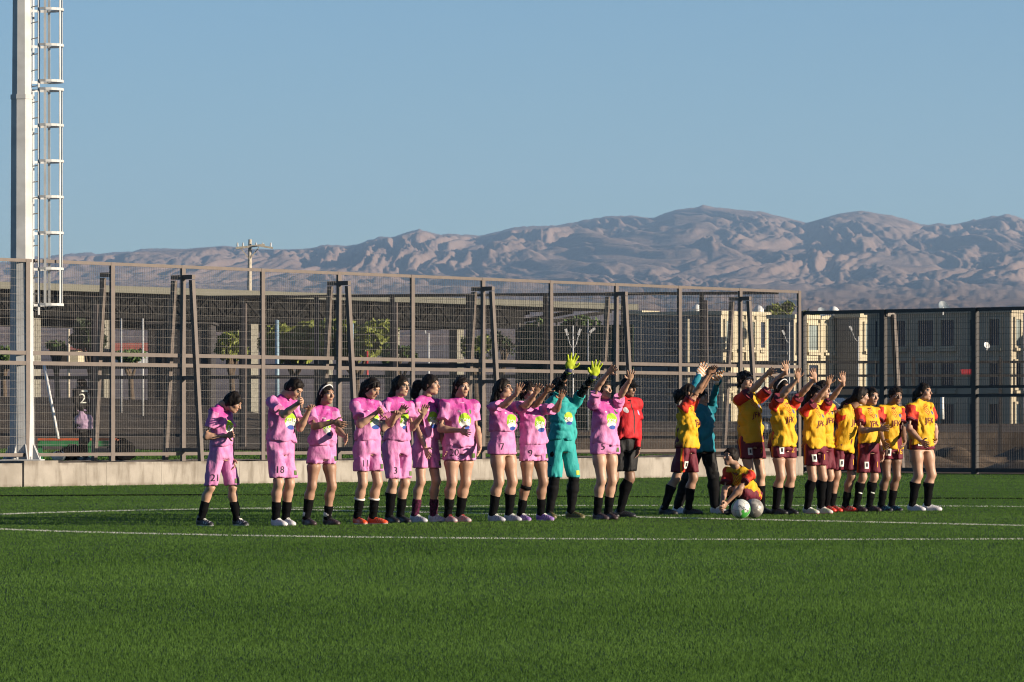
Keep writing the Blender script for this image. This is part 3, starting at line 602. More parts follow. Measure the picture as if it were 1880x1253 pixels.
# ------------------------------------------------------------------ floodlight masts
def mast(P, zb, label, htop, cage):
    root = empty('floodlight_mast', p3(P, zb), label=label, category='mast'); c = p3(P, 0)
    MB().tube([c + Z3 * zb, c + Z3 * 6.82], [.226, .196], 8).build('shaft', M['steel'], root)
    MB().tube([c + Z3 * 6.75, c + Z3 * htop], [.182, .10], 8).build('upper_shaft', M['steel'], root)
    MB().tube([c + Z3 * 6.78, c + Z3 * 6.86], [.21, .21], 8).build('joint_collar', M['steel'], root)
    MB().box(P, (1, 0), (0, 1), .36, .36, zb, zb + .04).build('base_plate', M['steel'], root)
    for k in range(8):
        a = math.pi / 4 * k + .39; d = np.array([math.cos(a), math.sin(a), 0]); t_ = np.array([-d[1], d[0], 0])
        V = [c + d * .2 + Z3 * (zb + .04) - t_ * .01, c + d * .35 + Z3 * (zb + .04) - t_ * .01, c + d * .2 + Z3 * (zb + .36) - t_ * .01]; V += [v + t_ * .02 for v in V]
        mesh_obj('gusset', V, [(0, 1, 2), (5, 4, 3), (0, 3, 4, 1), (1, 4, 5, 2), (2, 5, 3, 0)], M['steel'], root)
        MB().tube([c + d * .31 + t_ * .07 + Z3 * (zb + .04), c + d * .31 + t_ * .07 + Z3 * (zb + .09)], .022, 6).build('bolt', M['steel'], root)
    MB().box(P + np.array([0, 0]), (1, 0), (0, 1), 1.4, .25, htop - .3, htop + .2).build('lamp_frame', M['steel'], root)
    for k in range(4): MB().box(P + np.array([-1.05 + .7 * k, -.3]), (1, 0), (0, 1), .28, .12, htop - .3, htop + .25).build('floodlight', M['white'], root)
    if cage:
        lx = .215; rc, rs = math.cos(R(27)), math.sin(R(27)); rx, ry = (rc, rs), (-rs, rc)
        def rr(x, y, z=0.0): return c + np.array([x * rc - y * rs, x * rs + y * rc, z])
        for s_ in (-1, 1): MB().box(rr(lx + .02, .2 * s_)[:2], rx, ry, .018, .012, 3.0, htop - 1).build('ladder_rail', M['steel'], root)
        for k in range(46): MB().tube([rr(lx + .02, -.2, 3.1 + .28 * k), rr(lx + .02, .2, 3.1 + .28 * k)], .010, 6).build('rung', M['steel'], root)
        z0 = CAMZ + (785 - 561) / 104.0; zs = [z0 + .63 * k for k in range(7)] + [z0 + .63 * 6 + .145 + .63 * k for k in range(10)]
        ang = np.linspace(-2.3, 2.3, 15); cx = lx + .23
        for z in zs:
            mb = MB(); pts = [rr(lx + .02, -.2, z)] + [rr(cx + .31 * math.cos(a), .32 * math.sin(a), z) for a in ang] + [rr(lx + .02, .2, z)]
            for p, q in zip(pts[:-1], pts[1:]): mb.prism(p, q, Z3, nrm(np.cross(nrm(q - p), Z3)), .022, .005)
            mb.build('cage_hoop', M['steel'], root)
        for a in (-2.0, -1.0, 0, 1.0, 2.0):
            for za, zb2 in ((zs[0], zs[6]), (zs[7], zs[-1])):
                q = rr(cx + .302 * math.cos(a), .312 * math.sin(a)); aa = a + R(27)
                MB().box(q[:2], (math.cos(aa), math.sin(aa)), (-math.sin(aa), math.cos(aa)), .005, .022, za, zb2).build('cage_strap', M['steel'], root)
    return root
s_m = 8425 / 104.0
Pm = PA(FT(40.5), BK + .42); Pm = np.array([(40.5 - 940) / FPX * Pm[1], Pm[1]])
mast(Pm, .43, 'galvanised floodlight mast with caged ladder behind the fence at the left', 18.0, True)
# ------------------------------------------------------------------ bench, bags, stake behind the fence on the left
def behind(x, y, back, z=.43):      # point behind the tall fence at photo column x
    Y = 84.0 + back; p = at(x, 785, Y); return np.array([p[0], Y, z])
bn = empty('team_bench', behind(140, 0, 2.2), label='low green bench with an orange top edge behind the fence on the left', category='bench')
a, b = behind(69, 0, 2.2), behind(214, 0, 2.2); zt = CAMZ - (805 - 785) / FPX * 86.2
MB().prism(a * [1, 1, 0] + [0, .2, zt - .02], b * [1, 1, 0] + [0, .2, zt - .02], (0, 1, 0), Z3, .2, .02).build('seat', M['orange_paint'], bn)
MB().prism(a * [1, 1, 0] + [0, -.02, zt - .1], b * [1, 1, 0] + [0, -.02, zt - .1], (0, 1, 0), Z3, .02, .05).build('apron', M['green_paint'], bn)
for k in range(4):
    p = a + (b - a) * (k / 3 * .94 + .03); MB().box(p[:2] + [0, .12], (1, 0), (0, 1), .04, .12, .42, zt - .045).build('leg', M['green_paint'], bn)
MB().prism(a * [1, 1, 0] + [.05, .1, .52], b * [1, 1, 0] + [-.05, .1, .52], (0, 1, 0), Z3, .02, .04).build('stretcher', M['green_paint'], bn)
MB().tube([at(107, 806, 86.0), at(81, 671, 86.6)], .028, 8).build('leaning_pole', M['white'], None, True, loc=tuple(at(107, 806, 86)), label='white pole leaning against the green bench behind the fence', category='pole')

# ------------------------------------------------------------------ parked cars beyond the spoil heaps
def car(label, x, Y, zb, yaw, paint):
    P = at(x, 785, Y); o = np.array([P[0], Y, zb]); root = empty('parked_car', tuple(o), label=label, category='car'); f = np.array([math.sin(R(yaw)), -math.cos(R(yaw)), 0]); s = np.array([-f[1], f[0], 0]); z = Z3
    prof = [(-2.05, .32), (-2.08, .62), (-1.95, .86), (-1.55, .92), (-1.15, 1.36), (-.2, 1.45), (.55, 1.38), (1.15, .95), (1.85, .82), (2.08, .62), (2.05, .32)]
    def hw(zz): return .84 if zz < .95 else .84 - (zz - .95) * .34
    V = []; F = []; n = len(prof)
    for sd in (-1, 1):
        for (a, b) in prof: V.append(o + f * a + z * b + s * sd * hw(b) * (.93 if abs(a) > 1.9 else 1))
    F = [tuple(range(n))[::-1], tuple(range(n, 2 * n))] + [(i, (i + 1) % n, n + (i + 1) % n, n + i) for i in range(n)]
    body = mesh_obj('car_body', V, F, paint, root)
    for sd in (-1, 1):
        for q in ([(-1.38, .96), (-1.08, 1.3), (-.30, 1.37), (-.30, .96)], [(-.22, .96), (-.22, 1.37), (.46, 1.31), (1.0, .96)]):
            W = [o + f * a + z * b + s * sd * (hw(b) + .006) for a, b in q]; mesh_obj('side_window', W + [w_ + s * sd * .006 for w_ in W], [(0, 1, 2, 3), (7, 6, 5, 4), (0, 4, 5, 1), (1, 5, 6, 2), (2, 6, 7, 3), (3, 7, 4, 0)], M['glass'], root)
    for nm, (a0, b0), (a1, b1) in (('windscreen', (1.12, .98), (.60, 1.34)), ('rear_window', (-1.5, .96), (-1.19, 1.32))):
        d = .012 if a0 > 0 else -.012; W = [o + f * (a0 + d) + z * (b0 + .012) - s * .7, o + f * (a0 + d) + z * (b0 + .012) + s * .7, o + f * (a1 + d) + z * (b1 + .012) + s * .6, o + f * (a1 + d) + z * (b1 + .012) - s * .6]
        mesh_obj(nm, W, [(0, 1, 2, 3)], M['glass'], root)
    for a in (-1.28, 1.30):
        for sd in (-1, 1):
            c = o + f * a + z * .31 + s * sd * .78; w_ = MB().tube([c - s * .1, c + s * .1], .31, 18).build('wheel', M['black_cloth'], root, True); MB().tube([c + s * sd * .08, c + s * sd * .112], .18, 14).build('rim', M['steel'], w_, True)
    for sd in (-1, 1): MB().prism(o + f * 2.0 + z * .66 + s * sd * .58, o + f * 2.09 + z * .66 + s * sd * .58, s, z, .16, .07).build('headlight', M['white'], root); MB().prism(o - f * 2.0 + z * .72 + s * sd * .62, o - f * 2.09 + z * .72 + s * sd * .62, s, z, .12, .08).build('tail_light', M['red_paint'], root)
car('pale grey car parked behind the spoil heaps near the fence corner', 1492, 142, .72, 70, M['steel'])
# ------------------------------------------------------------------ signed-distance modelling for bodies, clothes, shoes, hair
class Field:
    def __init__(s, lo, hi, h):
        s.lo = np.asarray(lo, np.float32); s.h = h; s.n = np.ceil((np.asarray(hi) - lo) / h).astype(int) + 1
        s.ax = [s.lo[i] + h * np.arange(s.n[i], dtype=np.float32) for i in range(3)]
        s.F = np.full(tuple(s.n), .08, np.float32)
    def block(s, lo, hi):
        i0 = np.clip(np.floor((np.asarray(lo) - s.lo) / s.h).astype(int), 0, s.n - 1); i1 = np.clip(np.ceil((np.asarray(hi) - s.lo) / s.h).astype(int) + 1, 1, s.n)
        sl = tuple(slice(int(a), int(max(a + 1, b))) for a, b in zip(i0, i1))
        X, Y, Z = np.meshgrid(*[s.ax[i][sl[i]] for i in range(3)], indexing='ij'); return sl, np.stack([X, Y, Z], -1)
    def union(s, d, sl, k):
        a = s.F[sl]
        if k > 0:
            hh = np.clip(.5 + .5 * (d - a) / k, 0, 1); s.F[sl] = d * (1 - hh) + a * hh - k * hh * (1 - hh)
        else: s.F[sl] = np.minimum(a, d)
    def rcone(s, a, b, ra, rb, k=.02):
        a = np.asarray(a, np.float32); b = np.asarray(b, np.float32); m = max(ra, rb) + .07
        sl, P = s.block(np.minimum(a, b) - m, np.maximum(a, b) + m); d = b - a; L = float(d @ d) + 1e-12
        t = np.clip(((P - a) @ d) / L, 0, 1); q = P - a - t[..., None] * d; s.union(np.sqrt((q * q).sum(-1)) - (ra + t * (rb - ra)), sl, k); return s
    def ell(s, c, ax, r, k=.02, sub=False):
        c = np.asarray(c, np.float32); r = np.asarray(r, np.float32); ax = np.asarray(ax, np.float32); m = float(r.max()) + .07
        sl, P = s.block(c - m, c + m); q = (P - c) @ ax.T; k0 = np.sqrt(((q / r) ** 2).sum(-1)) + 1e-6; k1 = np.sqrt(((q / r ** 2) ** 2).sum(-1)) + 1e-6
        d = k0 * (k0 - 1) / k1
        if sub:
            a = -s.F[sl]; hh = np.clip(.5 + .5 * (d - a) / k, 0, 1); s.F[sl] = -(d * (1 - hh) + a * hh - k * hh * (1 - hh))
        else: s.union(d, sl, k)
        return s
    def loft(s, C, ax, hs, ws, ds, offs, h0, h1, k=.02, rnd=.015):
        """elliptic tube about C along ax[2]; ax rows = right, forward, up; tables over height"""
        C = np.asarray(C, np.float32); ax = np.asarray(ax, np.float32); up = ax[2]; m = max(max(ws), max(ds)) + .09
        e0, e1_ = C + up * h0, C + up * h1; sl, P = s.block(np.minimum(e0, e1_) - m, np.maximum(e0, e1_) + m)
        q = (P - C) @ ax.T; h = q[..., 2]; w = np.interp(h, hs, ws); d = np.interp(h, hs, ds); o = np.interp(h, hs, offs)
        r = (np.sqrt((q[..., 0] / w) ** 2 + ((q[..., 1] - o) / d) ** 2) - 1) * np.minimum(w, d) * .95
        cap = np.maximum(h0 - h, h - h1); hh = np.clip(.5 + .5 * (r - cap) / rnd, 0, 1); r = r * hh + cap * (1 - hh) + rnd * hh * (1 - hh)
        s.union(r.astype(np.float32), sl, k); return s
    def cut(s, p, n):
        """keep the side that n points away from"""
        X, Y, Z = np.meshgrid(*s.ax, indexing='ij', sparse=True); n = np.asarray(n, np.float32); d = (X - p[0]) * n[0] + (Y - p[1]) * n[1] + (Z - p[2]) * n[2]; s.F = np.maximum(s.F, d.astype(np.float32)); return s
    def wrinkle(s, amp, scale, seed, stretch=(1, 1, 1)):
        m = np.abs(s.F) < .045; idx = np.argwhere(m); P = (s.lo + idx * s.h).astype(float); q = P * np.asarray(stretch)
        w1 = vnoise(q * scale * .5, seed + 5) * .9
        v = vnoise(q * scale + w1[:, None], seed); v2 = vnoise(q * scale * 1.8 + w1[:, None] * 1.5, seed + 1); v = (1 - np.abs(v) * 3) * .6 + (1 - np.abs(v2) * 3) * .35
        s.F[m] += (amp * v).astype(np.float32); return s
    def mesh(s):
        F = s.F; ins = F < 0; nx, ny, nz = F.shape; c = np.zeros((nx - 1, ny - 1, nz - 1), np.int8)
        for dx in (0, 1):
            for dy in (0, 1):
                for dz in (0, 1): c += ins[dx:nx - 1 + dx, dy:ny - 1 + dy, dz:nz - 1 + dz]
        act = (c > 0) & (c < 8); cells = np.argwhere(act); idm = -np.ones(act.shape, np.int64); idm[act] = np.arange(len(cells))
        acc = np.zeros((len(cells), 3)); cnt = np.zeros(len(cells)); i, j, k = cells.T
        for axn in range(3):
            for u in (0, 1):
                for v in (0, 1):
                    o = [0, 0, 0]; o[(axn + 1) % 3] = u; o[(axn + 2) % 3] = v; p = [0, 0, 0]; p[:] = o; p[axn] = 1
                    fa = F[i + o[0], j + o[1], k + o[2]]; fb_ = F[i + p[0], j + p[1], k + p[2]]; sg = (fa < 0) != (fb_ < 0)
                    t = np.where(sg, fa / np.where(sg, fa - fb_, 1), 0); pt = np.tile(np.array(o, float), (len(cells), 1)); pt[:, axn] = t; acc[sg] += pt[sg]; cnt[sg] += 1
        V = s.lo + (cells + acc / np.maximum(cnt, 1)[:, None]) * s.h; Q = []
        for axn in range(3):
            a1, a2 = (axn + 1) % 3, (axn + 2) % 3; sl0 = [slice(None)] * 3; sl1 = [slice(None)] * 3; sl0[axn] = slice(0, -1); sl1[axn] = slice(1, None)
            A = ins[tuple(sl0)]; B = ins[tuple(sl1)]; e = np.argwhere(A != B); e = e[(e[:, a1] > 0) & (e[:, a2] > 0) & (e[:, a1] < F.shape[a1] - 1) & (e[:, a2] < F.shape[a2] - 1)]
            if not len(e): continue
            def cid(d1, d2): q = e.copy(); q[:, a1] -= d1; q[:, a2] -= d2; return idm[q[:, 0], q[:, 1], q[:, 2]]
            q = np.stack([cid(1, 1), cid(0, 1), cid(0, 0), cid(1, 0)], -1); fl = ~A[e[:, 0], e[:, 1], e[:, 2]]; q[fl] = q[fl][:, ::-1]; Q.append(q)
        return V, np.concatenate(Q)

def relax(V, F, it=2, lam=.5):
    n = len(V); e = np.concatenate([F[:, [0, 1]], F[:, [1, 2]], F[:, [2, 3]], F[:, [3, 0]]]); 
    for _ in range(it):
        acc = np.zeros_like(V); cnt = np.zeros(n)
        for a, b in ((0, 1), (1, 0)):
            np.add.at(acc, e[:, a], V[e[:, b]]); np.add.at(cnt, e[:, a], 1)
        V = V + lam * (acc / np.maximum(cnt, 1)[:, None] - V)
    return V

def ray_pt(A, px, L, sgn):
    """point on the photo ray through px at distance L from A; sgn -1 nearer the camera, +1 farther"""
    k = np.array([(px[0] - 940) / FPX, 1.0, -(px[1] - HORIZ) / FPX]); o = np.array([0, 0, CAMZ]) - A
    a = k @ k; b = 2 * (k @ o); c = o @ o - L * L; D = b * b - 4 * a * c; t = -b / (2 * a)
    if D > 0: t += sgn * math.sqrt(D) / (2 * a)
    P = np.array([0, 0, CAMZ]) + k * t
    return A + nrm(P - A) * L

# ------------------------------------------------------------------ cloth, skin, hair materials
def skin_mat(name, col):
    m = NT(name, .5, .35); x, y, z = m.xyz(m.pos(src='hl')); ax_ = m.math('ABSOLUTE', x); fr = m.step(y, .02, .04)
    c = m.mix(m.step(m.noise(m.pos(), 14, 4), .3, .7), tuple(v * .9 for v in col), tuple(min(1, v * 1.08) for v in col))
    lip = m.math('MULTIPLY', m.ell(x, z, 0, -.060, .024, .009), fr); c = m.mix(m.math('MULTIPLY', lip, .75), c, (col[0] * .72, col[1] * .38, col[2] * .40))
    eye = m.math('MULTIPLY', m.ell(ax_, z, .033, .010, .017, .0075), fr); c = m.mix(eye, c, (.55, .53, .50))
    iris = m.math('MULTIPLY', m.ell(ax_, z, .033, .010, .0085, .008), fr); c = m.mix(iris, c, (.012, .008, .006))
    br = m.math('MULTIPLY', m.ell(ax_, z, .034, .031, .022, .0052), fr); c = m.mix(m.math('MULTIPLY', br, .85), c, (.02, .014, .01))
    lid = m.math('MULTIPLY', m.ell(ax_, z, .033, .0185, .018, .003), fr); c = m.mix(m.math('MULTIPLY', lid, .8), c, (.02, .014, .01))
    m.set('Base Color', c); m.set('Subsurface Weight', .08); m.b.inputs['Subsurface Radius'].default_value = (.02, .008, .004); return m.m
SKIN = [skin_mat('skin_light', (.52, .325, .225)), skin_mat('skin_medium', (.48, .285, .195)), skin_mat('skin_tan', (.37, .21, .138)), skin_mat('skin_dark', (.24, .135, .088))]
def cloth(name, build, rough=.7, bump=.25):
    m = NT(name, rough, .25); j = m.xyz(m.pos(src='jc')); m.set('Base Color', build(m, j)); m.set('Sheen Weight', .0)
    m.bump(m.noise(m.pos((1, 1, .5)), 11, 4, .55), bump * 2.2, .035); return m.m
# jc = (lateral m, forward m, height / stature) for shirts and shorts; x > 1 marks sleeves (x - 2 = distance down the sleeve)
def pink_shirt(m, j):
    x, y, z = j; n = m.noise(m.pos((1, 1, 2.2), 'jc'), 9, 5, .65); n2 = m.noise(m.pos((1, 1, 1.5), 'jc'), 26, 3)
    f = m.math('MULTIPLY', m.step(z, .60, .82), 1.0); f = m.math('ADD', f, m.math('MULTIPLY', m.math('SUBTRACT', n, .5), 1.3), clamp=True)
    c = m.mix(f, (.70, .27, .53), (.50, .045, .30)); c = m.mix(m.math('MULTIPLY', m.step(n2, .55, .7), .2), c, (.74, .36, .58))
    sl = m.step(m.xyz(m.pos(src='jm'))[0], -.0015, .0015); c = m.mix(sl, c, m.mix(m.step(n, .4, .7), (.69, .26, .52), (.60, .15, .42)))
    fr = m.step(y, .0, .03); fr = m.math('MULTIPLY', fr, m.math('SUBTRACT', 1.0, sl))
    logo = m.math('MULTIPLY', m.ell(x, z, .0, .690, .074, .053, .06), fr); c = m.mix(logo, c, (.36, .62, .02))
    wb = m.math('MULTIPLY', m.ell(x, z, .0, .662, .070, .024, .1), fr); c = m.mix(m.math('MULTIPLY', wb, logo), c, (.78, .78, .70))
    bl = m.math('MULTIPLY', m.ell(x, z, .014, .644, .050, .015, .1), fr); c = m.mix(bl, c, (.03, .08, .36))
    cr = m.math('MULTIPLY', m.ell(x, z, .075, .752, .017, .016, .1), fr); c = m.mix(cr, c, (.06, .20, .05))
    lg = m.math('MULTIPLY', m.ell(x, z, -.06, .752, .013, .006, .3), fr); return m.mix(lg, c, (.8, .6, .72))
def pink_short(m, j):
    x, y, z = j; n = m.noise(m.pos((1, 1, 2), 'jc'), 11, 4, .6); return m.mix(m.step(n, .35, .65), (.70, .29, .54), (.62, .20, .46))
def yellow_shirt(m, j):
    x, y, z = j; sl = m.step(m.xyz(m.pos(src='jm'))[0], -.0015, .0015); ax_ = m.math('ABSOLUTE', x); fr = m.step(y, .0, .03); nsl = m.math('SUBTRACT', 1.0, sl)
    st = m.math('SINE', m.math('MULTIPLY', z, 560.0)); c = m.mix(m.math('MULTIPLY', m.step(st, .2, .9), .22), (.74, .42, .012), (.56, .28, .009))
    v = m.math('ADD', m.math('MULTIPLY', ax_, .62), m.math('MULTIPLY', z, -1.0)); w = m.math('SINE', m.math('MULTIPLY', v, 330.0))
    chev = m.math('MULTIPLY', m.math('MULTIPLY', m.step(w, .1, .5), m.ell(x, z, 0, .775, .045, .045)), fr); c = m.mix(m.math('MULTIPLY', chev, nsl), c, (.45, .02, .012))
    sd = m.math('MULTIPLY', m.math('MULTIPLY', m.step(ax_, .125, .135), m.math('SUBTRACT', 1.0, m.step(y, .0, .02))), m.math('SUBTRACT', 1.0, m.step(z, .50, .60))); c = m.mix(m.math('MULTIPLY', sd, nsl), c, (.13, .008, .022))
    sr = m.mix(m.step(m.noise(m.pos((1, 1, 1), 'jc'), 18, 3), .4, .7), (.50, .022, .012), (.64, .055, .014)); sr = m.mix(m.step(m.xyz(m.pos(src='jm'))[1], .84, .86), sr, (.13, .008, .022)); c = m.mix(sl, c, sr)
    cr = m.math('MULTIPLY', m.ell(x, z, .075, .752, .018, .016, .1), m.math('MULTIPLY', fr, nsl)); return m.mix(cr, c, (.14, .15, .26))
def maroon_short(m, j):
    x, y, z = j; ax_ = m.math('ABSOLUTE', x); f = m.math('MULTIPLY', m.step(ax_, .105, .112), m.math('MULTIPLY', m.step(y, -.022, -.018), m.math('SUBTRACT', 1.0, m.step(y, .016, .020)))); n = m.noise(m.pos(src='jc'), 9, 3)
    c = m.mix(m.step(n, .4, .6), (.115, .008, .022), (.145, .012, .03)); c = m.mix(f, c, (.70, .30, .012)); return m.mix(m.math('MULTIPLY', f, m.step(y, .0, .003)), c, (.55, .03, .012))
def teal_shirt(m, j):
    x, y, z = j; n = m.noise(m.pos(src='jc'), 8, 4); c = m.mix(m.step(n, .4, .65), (.02, .33, .33), (.03, .40, .38)); sl = m.step(m.xyz(m.pos(src='jm'))[0], -.0015, .0015)
    fr = m.math('MULTIPLY', m.step(y, .0, .03), m.math('SUBTRACT', 1.0, sl)); logo = m.math('MULTIPLY', m.ell(x, z, 0, .700, .060, .040, .06), fr); c = m.mix(logo, c, (.42, .62, .04))
    wb = m.math('MULTIPLY', m.ell(x, z, 0, .682, .055, .016, .1), fr); c = m.mix(m.math('MULTIPLY', wb, logo), c, (.78, .78, .70)); bl = m.math('MULTIPLY', m.ell(x, z, .008, .662, .042, .012, .1), fr); return m.mix(bl, c, (.03, .08, .36))
def red_shirt(m, j):
    x, y, z = j; sl = m.step(m.xyz(m.pos(src='jm'))[0], -.0015, .0015); fr = m.math('MULTIPLY', m.step(y, .0, .03), m.math('SUBTRACT', 1.0, sl)); c = m.mix(m.step(m.noise(m.pos(src='jc'), 8, 3), .4, .6), (.42, .006, .012), (.50, .01, .016))
    pl = m.math('MULTIPLY', m.ell(x, z, 0, .70, .009, .12, .1), fr); c = m.mix(pl, c, (.02, .012, .014)); bd = m.math('MULTIPLY', m.ell(x, z, -.085, .745, .026, .019, .1), fr); c = m.mix(bd, c, (.6, .6, .6))
    b2 = m.math('MULTIPLY', m.ell(x, z, .095, .735, .016, .018, .1), fr); return m.mix(b2, c, (.35, .4, .6))
def solid(c1, c2): return lambda m, j: m.mix(m.step(m.noise(m.pos(src='jc'), 9, 3), .4, .65), c1, c2)
M.update(pink_shirt=cloth('pink_shirt', pink_shirt), pink_short=cloth('pink_shorts', pink_short), yellow_shirt=cloth('yellow_shirt', yellow_shirt), maroon_short=cloth('maroon_shorts', maroon_short),
         teal_shirt=cloth('teal_keeper_shirt', teal_shirt), teal_short=cloth('teal_keeper_shorts', solid((.02, .34, .34), (.025, .40, .38))), red_shirt=cloth('red_referee_shirt', red_shirt),
         black_short=cloth('black_shorts', solid((.005, .005, .006), (.008, .008, .009))), blue_shirt=cloth('blue_keeper_shirt', solid((.006, .17, .24), (.01, .23, .30))), black_shirt=cloth('black_shirt', solid((.006, .006, .008), (.01, .01, .012))),
         lavender=cloth('lavender_jacket', solid((.36, .25, .38), (.42, .30, .44))))
M['sock'] = flat('black_sock', (.0045, .0045, .005), .9, .06, scale=30); M['sock_print'] = flat('printed_sock', (.06, .006, .03), .85, .2, var=.8, scale=40); M['white_cloth'] = flat('white_cloth', (.75, .75, .73), .8, .2, var=.06)
M['legging'] = flat('black_leggings', (.006, .006, .007), .8, .1)
def hairmat():
    m = NT('black_hair', .6, .12); w = m.noise(m.pos((1, 1, .12)), 120, 3, .6); m.set('Base Color', m.mix(m.step(w, .35, .7), (.006, .005, .005), (.024, .017, .013))); m.bump(w, .25, .004); return m.m
M['hair'] = hairmat()
def shoemat(name, up, sole, mark):
    m = NT(name, .45, .45); x, y, z = m.xyz(m.pos(src='jc')); c = m.mix(m.step(m.noise(m.pos(src='jc'), 28, 3), .4, .6), up, tuple(min(1, v * 1.15) for v in up))
    st = m.math('MULTIPLY', m.step(m.math('SINE', m.math('MULTIPLY', m.math('ADD', y, m.math('MULTIPLY', z, .8)), 260.0)), .5, .8), m.ell(y, z, .05, .045, .05, .022)); c = m.mix(st, c, mark)
    m.set('Base Color', m.mix(m.step(z, .018, .014), c, sole)); return m.m
def shoem(key, up, sole, mark):
    if key not in M: M[key] = shoemat(key, up, sole, mark)
    return M[key]
SHOES = dict(white=((.66, .64, .66), (.6, .58, .6), (.5, .5, .5)), black=((.013, .013, .015), (.03, .03, .03), (.05, .05, .05)), grey=((.45, .45, .5), (.4, .4, .42), (.2, .2, .22)), orange=((.68, .07, .015), (.6, .45, .45), (.75, .3, .2)),
             red=((.6, .04, .02), (.35, .02, .02), (.7, .5, .4)), redgrey=((.40, .33, .34), (.5, .3, .3), (.65, .05, .03)), purple=((.24, .13, .40), (.5, .4, .6), (.6, .5, .7)), brown=((.045, .028, .03), (.06, .04, .04), (.12, .08, .09)),
             wb=((.02, .02, .025), (.4, .42, .46), (.62, .62, .62)), lime=((.62, .60, .55), (.6, .3, .3), (.45, .75, .05)), olive=((.10, .09, .03), (.3, .28, .2), (.3, .25, .05)), bluec=((.012, .014, .02), (.1, .11, .13), (.04, .3, .45)))
M['glove_lime'] = flat('lime_glove', (.50, .62, .03), .6, .3, scale=30); gm_ = NT('white_orange_glove', .6, .3); gp = gm_.xyz(gm_.pos(src='world')); gm_.set('Base Color', gm_.mix(gm_.step(gm_.math('SINE', gm_.math('MULTIPLY', gm_.math('ADD', gp[0], gp[2]), 150.0)), .3, .6), (.62, .58, .50), (.60, .20, .03))); M['glove_white'] = gm_.m; M['glove_cuff'] = flat('navy_glove_cuff', (.03, .035, .10), .6, .3)
M['maroon_print'] = flat('maroon_print', (.16, .012, .02), .7); M['black_print'] = flat('black_print', (.012, .008, .014), .7); M['white_print'] = flat('white_print', (.8, .82, .74), .7); M['yellow_print'] = flat('yellow_print', (.78, .42, .015), .7)
M['band_white'] = flat('white_headband', (.75, .75, .74), .7); M['band_black'] = flat('black_headband', (.01, .01, .011), .7); M['spectacle'] = flat('dark_spectacle_frame', (.02, .018, .018), .35, .5)

def text_mesh(s, size):
    cu = bpy.data.curves.new('t', 'FONT'); cu.body = s; cu.size = size; cu.align_x = 'CENTER'; cu.align_y = 'CENTER'; cu.resolution_u = 3; cu.dimensions = '2D'; cu.fill_mode = 'FRONT'; cu.offset = size * (.012 if s in ('SQM', 'JFK', '21 ') else -.006)
    o = bpy.data.objects.new('t', cu); COL.objects.link(o); me = o.to_mesh(); bm = bmesh.new(); bm.from_mesh(me); o.to_mesh_clear(); bpy.data.objects.remove(o); bpy.data.curves.remove(cu)
    bmesh.ops.triangulate(bm, faces=bm.faces)
    for _ in range(3):
        es = [e for e in bm.edges if e.calc_length() > size * .22]
        if not es: break
        bmesh.ops.subdivide_edges(bm, edges=es, cuts=1); bmesh.ops.triangulate(bm, faces=bm.faces)
    V = np.array([v.co for v in bm.verts]); bm.verts.index_update(); F = [tuple(v.index for v in f.verts) for f in bm.faces]; bm.free(); return V, F
TXT = {}
def decal(name, src, C, right, up, out, VF, mat, parent, off=.004, bold=1.0):
    """print pressed onto the surface VF: flat source src placed at C, thrown back along -out"""
    if isinstance(src, tuple) and isinstance(src[0], str):
        if src not in TXT: TXT[src] = text_mesh(*src)
        V, F = TXT[src]
    else: V, F = src
    if 'bvh' not in VF: VF['bvh'] = BVHTree.FromPolygons(VF['V'].tolist(), VF['F'].tolist())
    P = np.asarray(C) + V[:, :1] * np.asarray(right) + V[:, 1:2] * np.asarray(up) + np.asarray(out) * .30; keep = np.ones(len(V), bool); W = np.zeros((len(V), 3))
    for i, p in enumerate(P):
        hit = VF['bvh'].ray_cast(Vector(p), Vector(-np.asarray(out)), .6)
        if hit[0] is None: keep[i] = False
        else: W[i] = np.array(hit[0]) + np.asarray(out) * off
    F2 = [f for f in F if all(keep[i] for i in f)]
    if F2: mesh_obj(name, W, F2, mat, parent)
def quad_src(w, h, n=4):
    xs = np.linspace(-w / 2, w / 2, n); ys_ = np.linspace(-h / 2, h / 2, n); V = np.array([(x, y, 0) for y in ys_ for x in xs]); return V, [(j * n + i, j * n + i + 1, j * n + n + i + 1, j * n + n + i) for j in range(n - 1) for i in range(n - 1)]

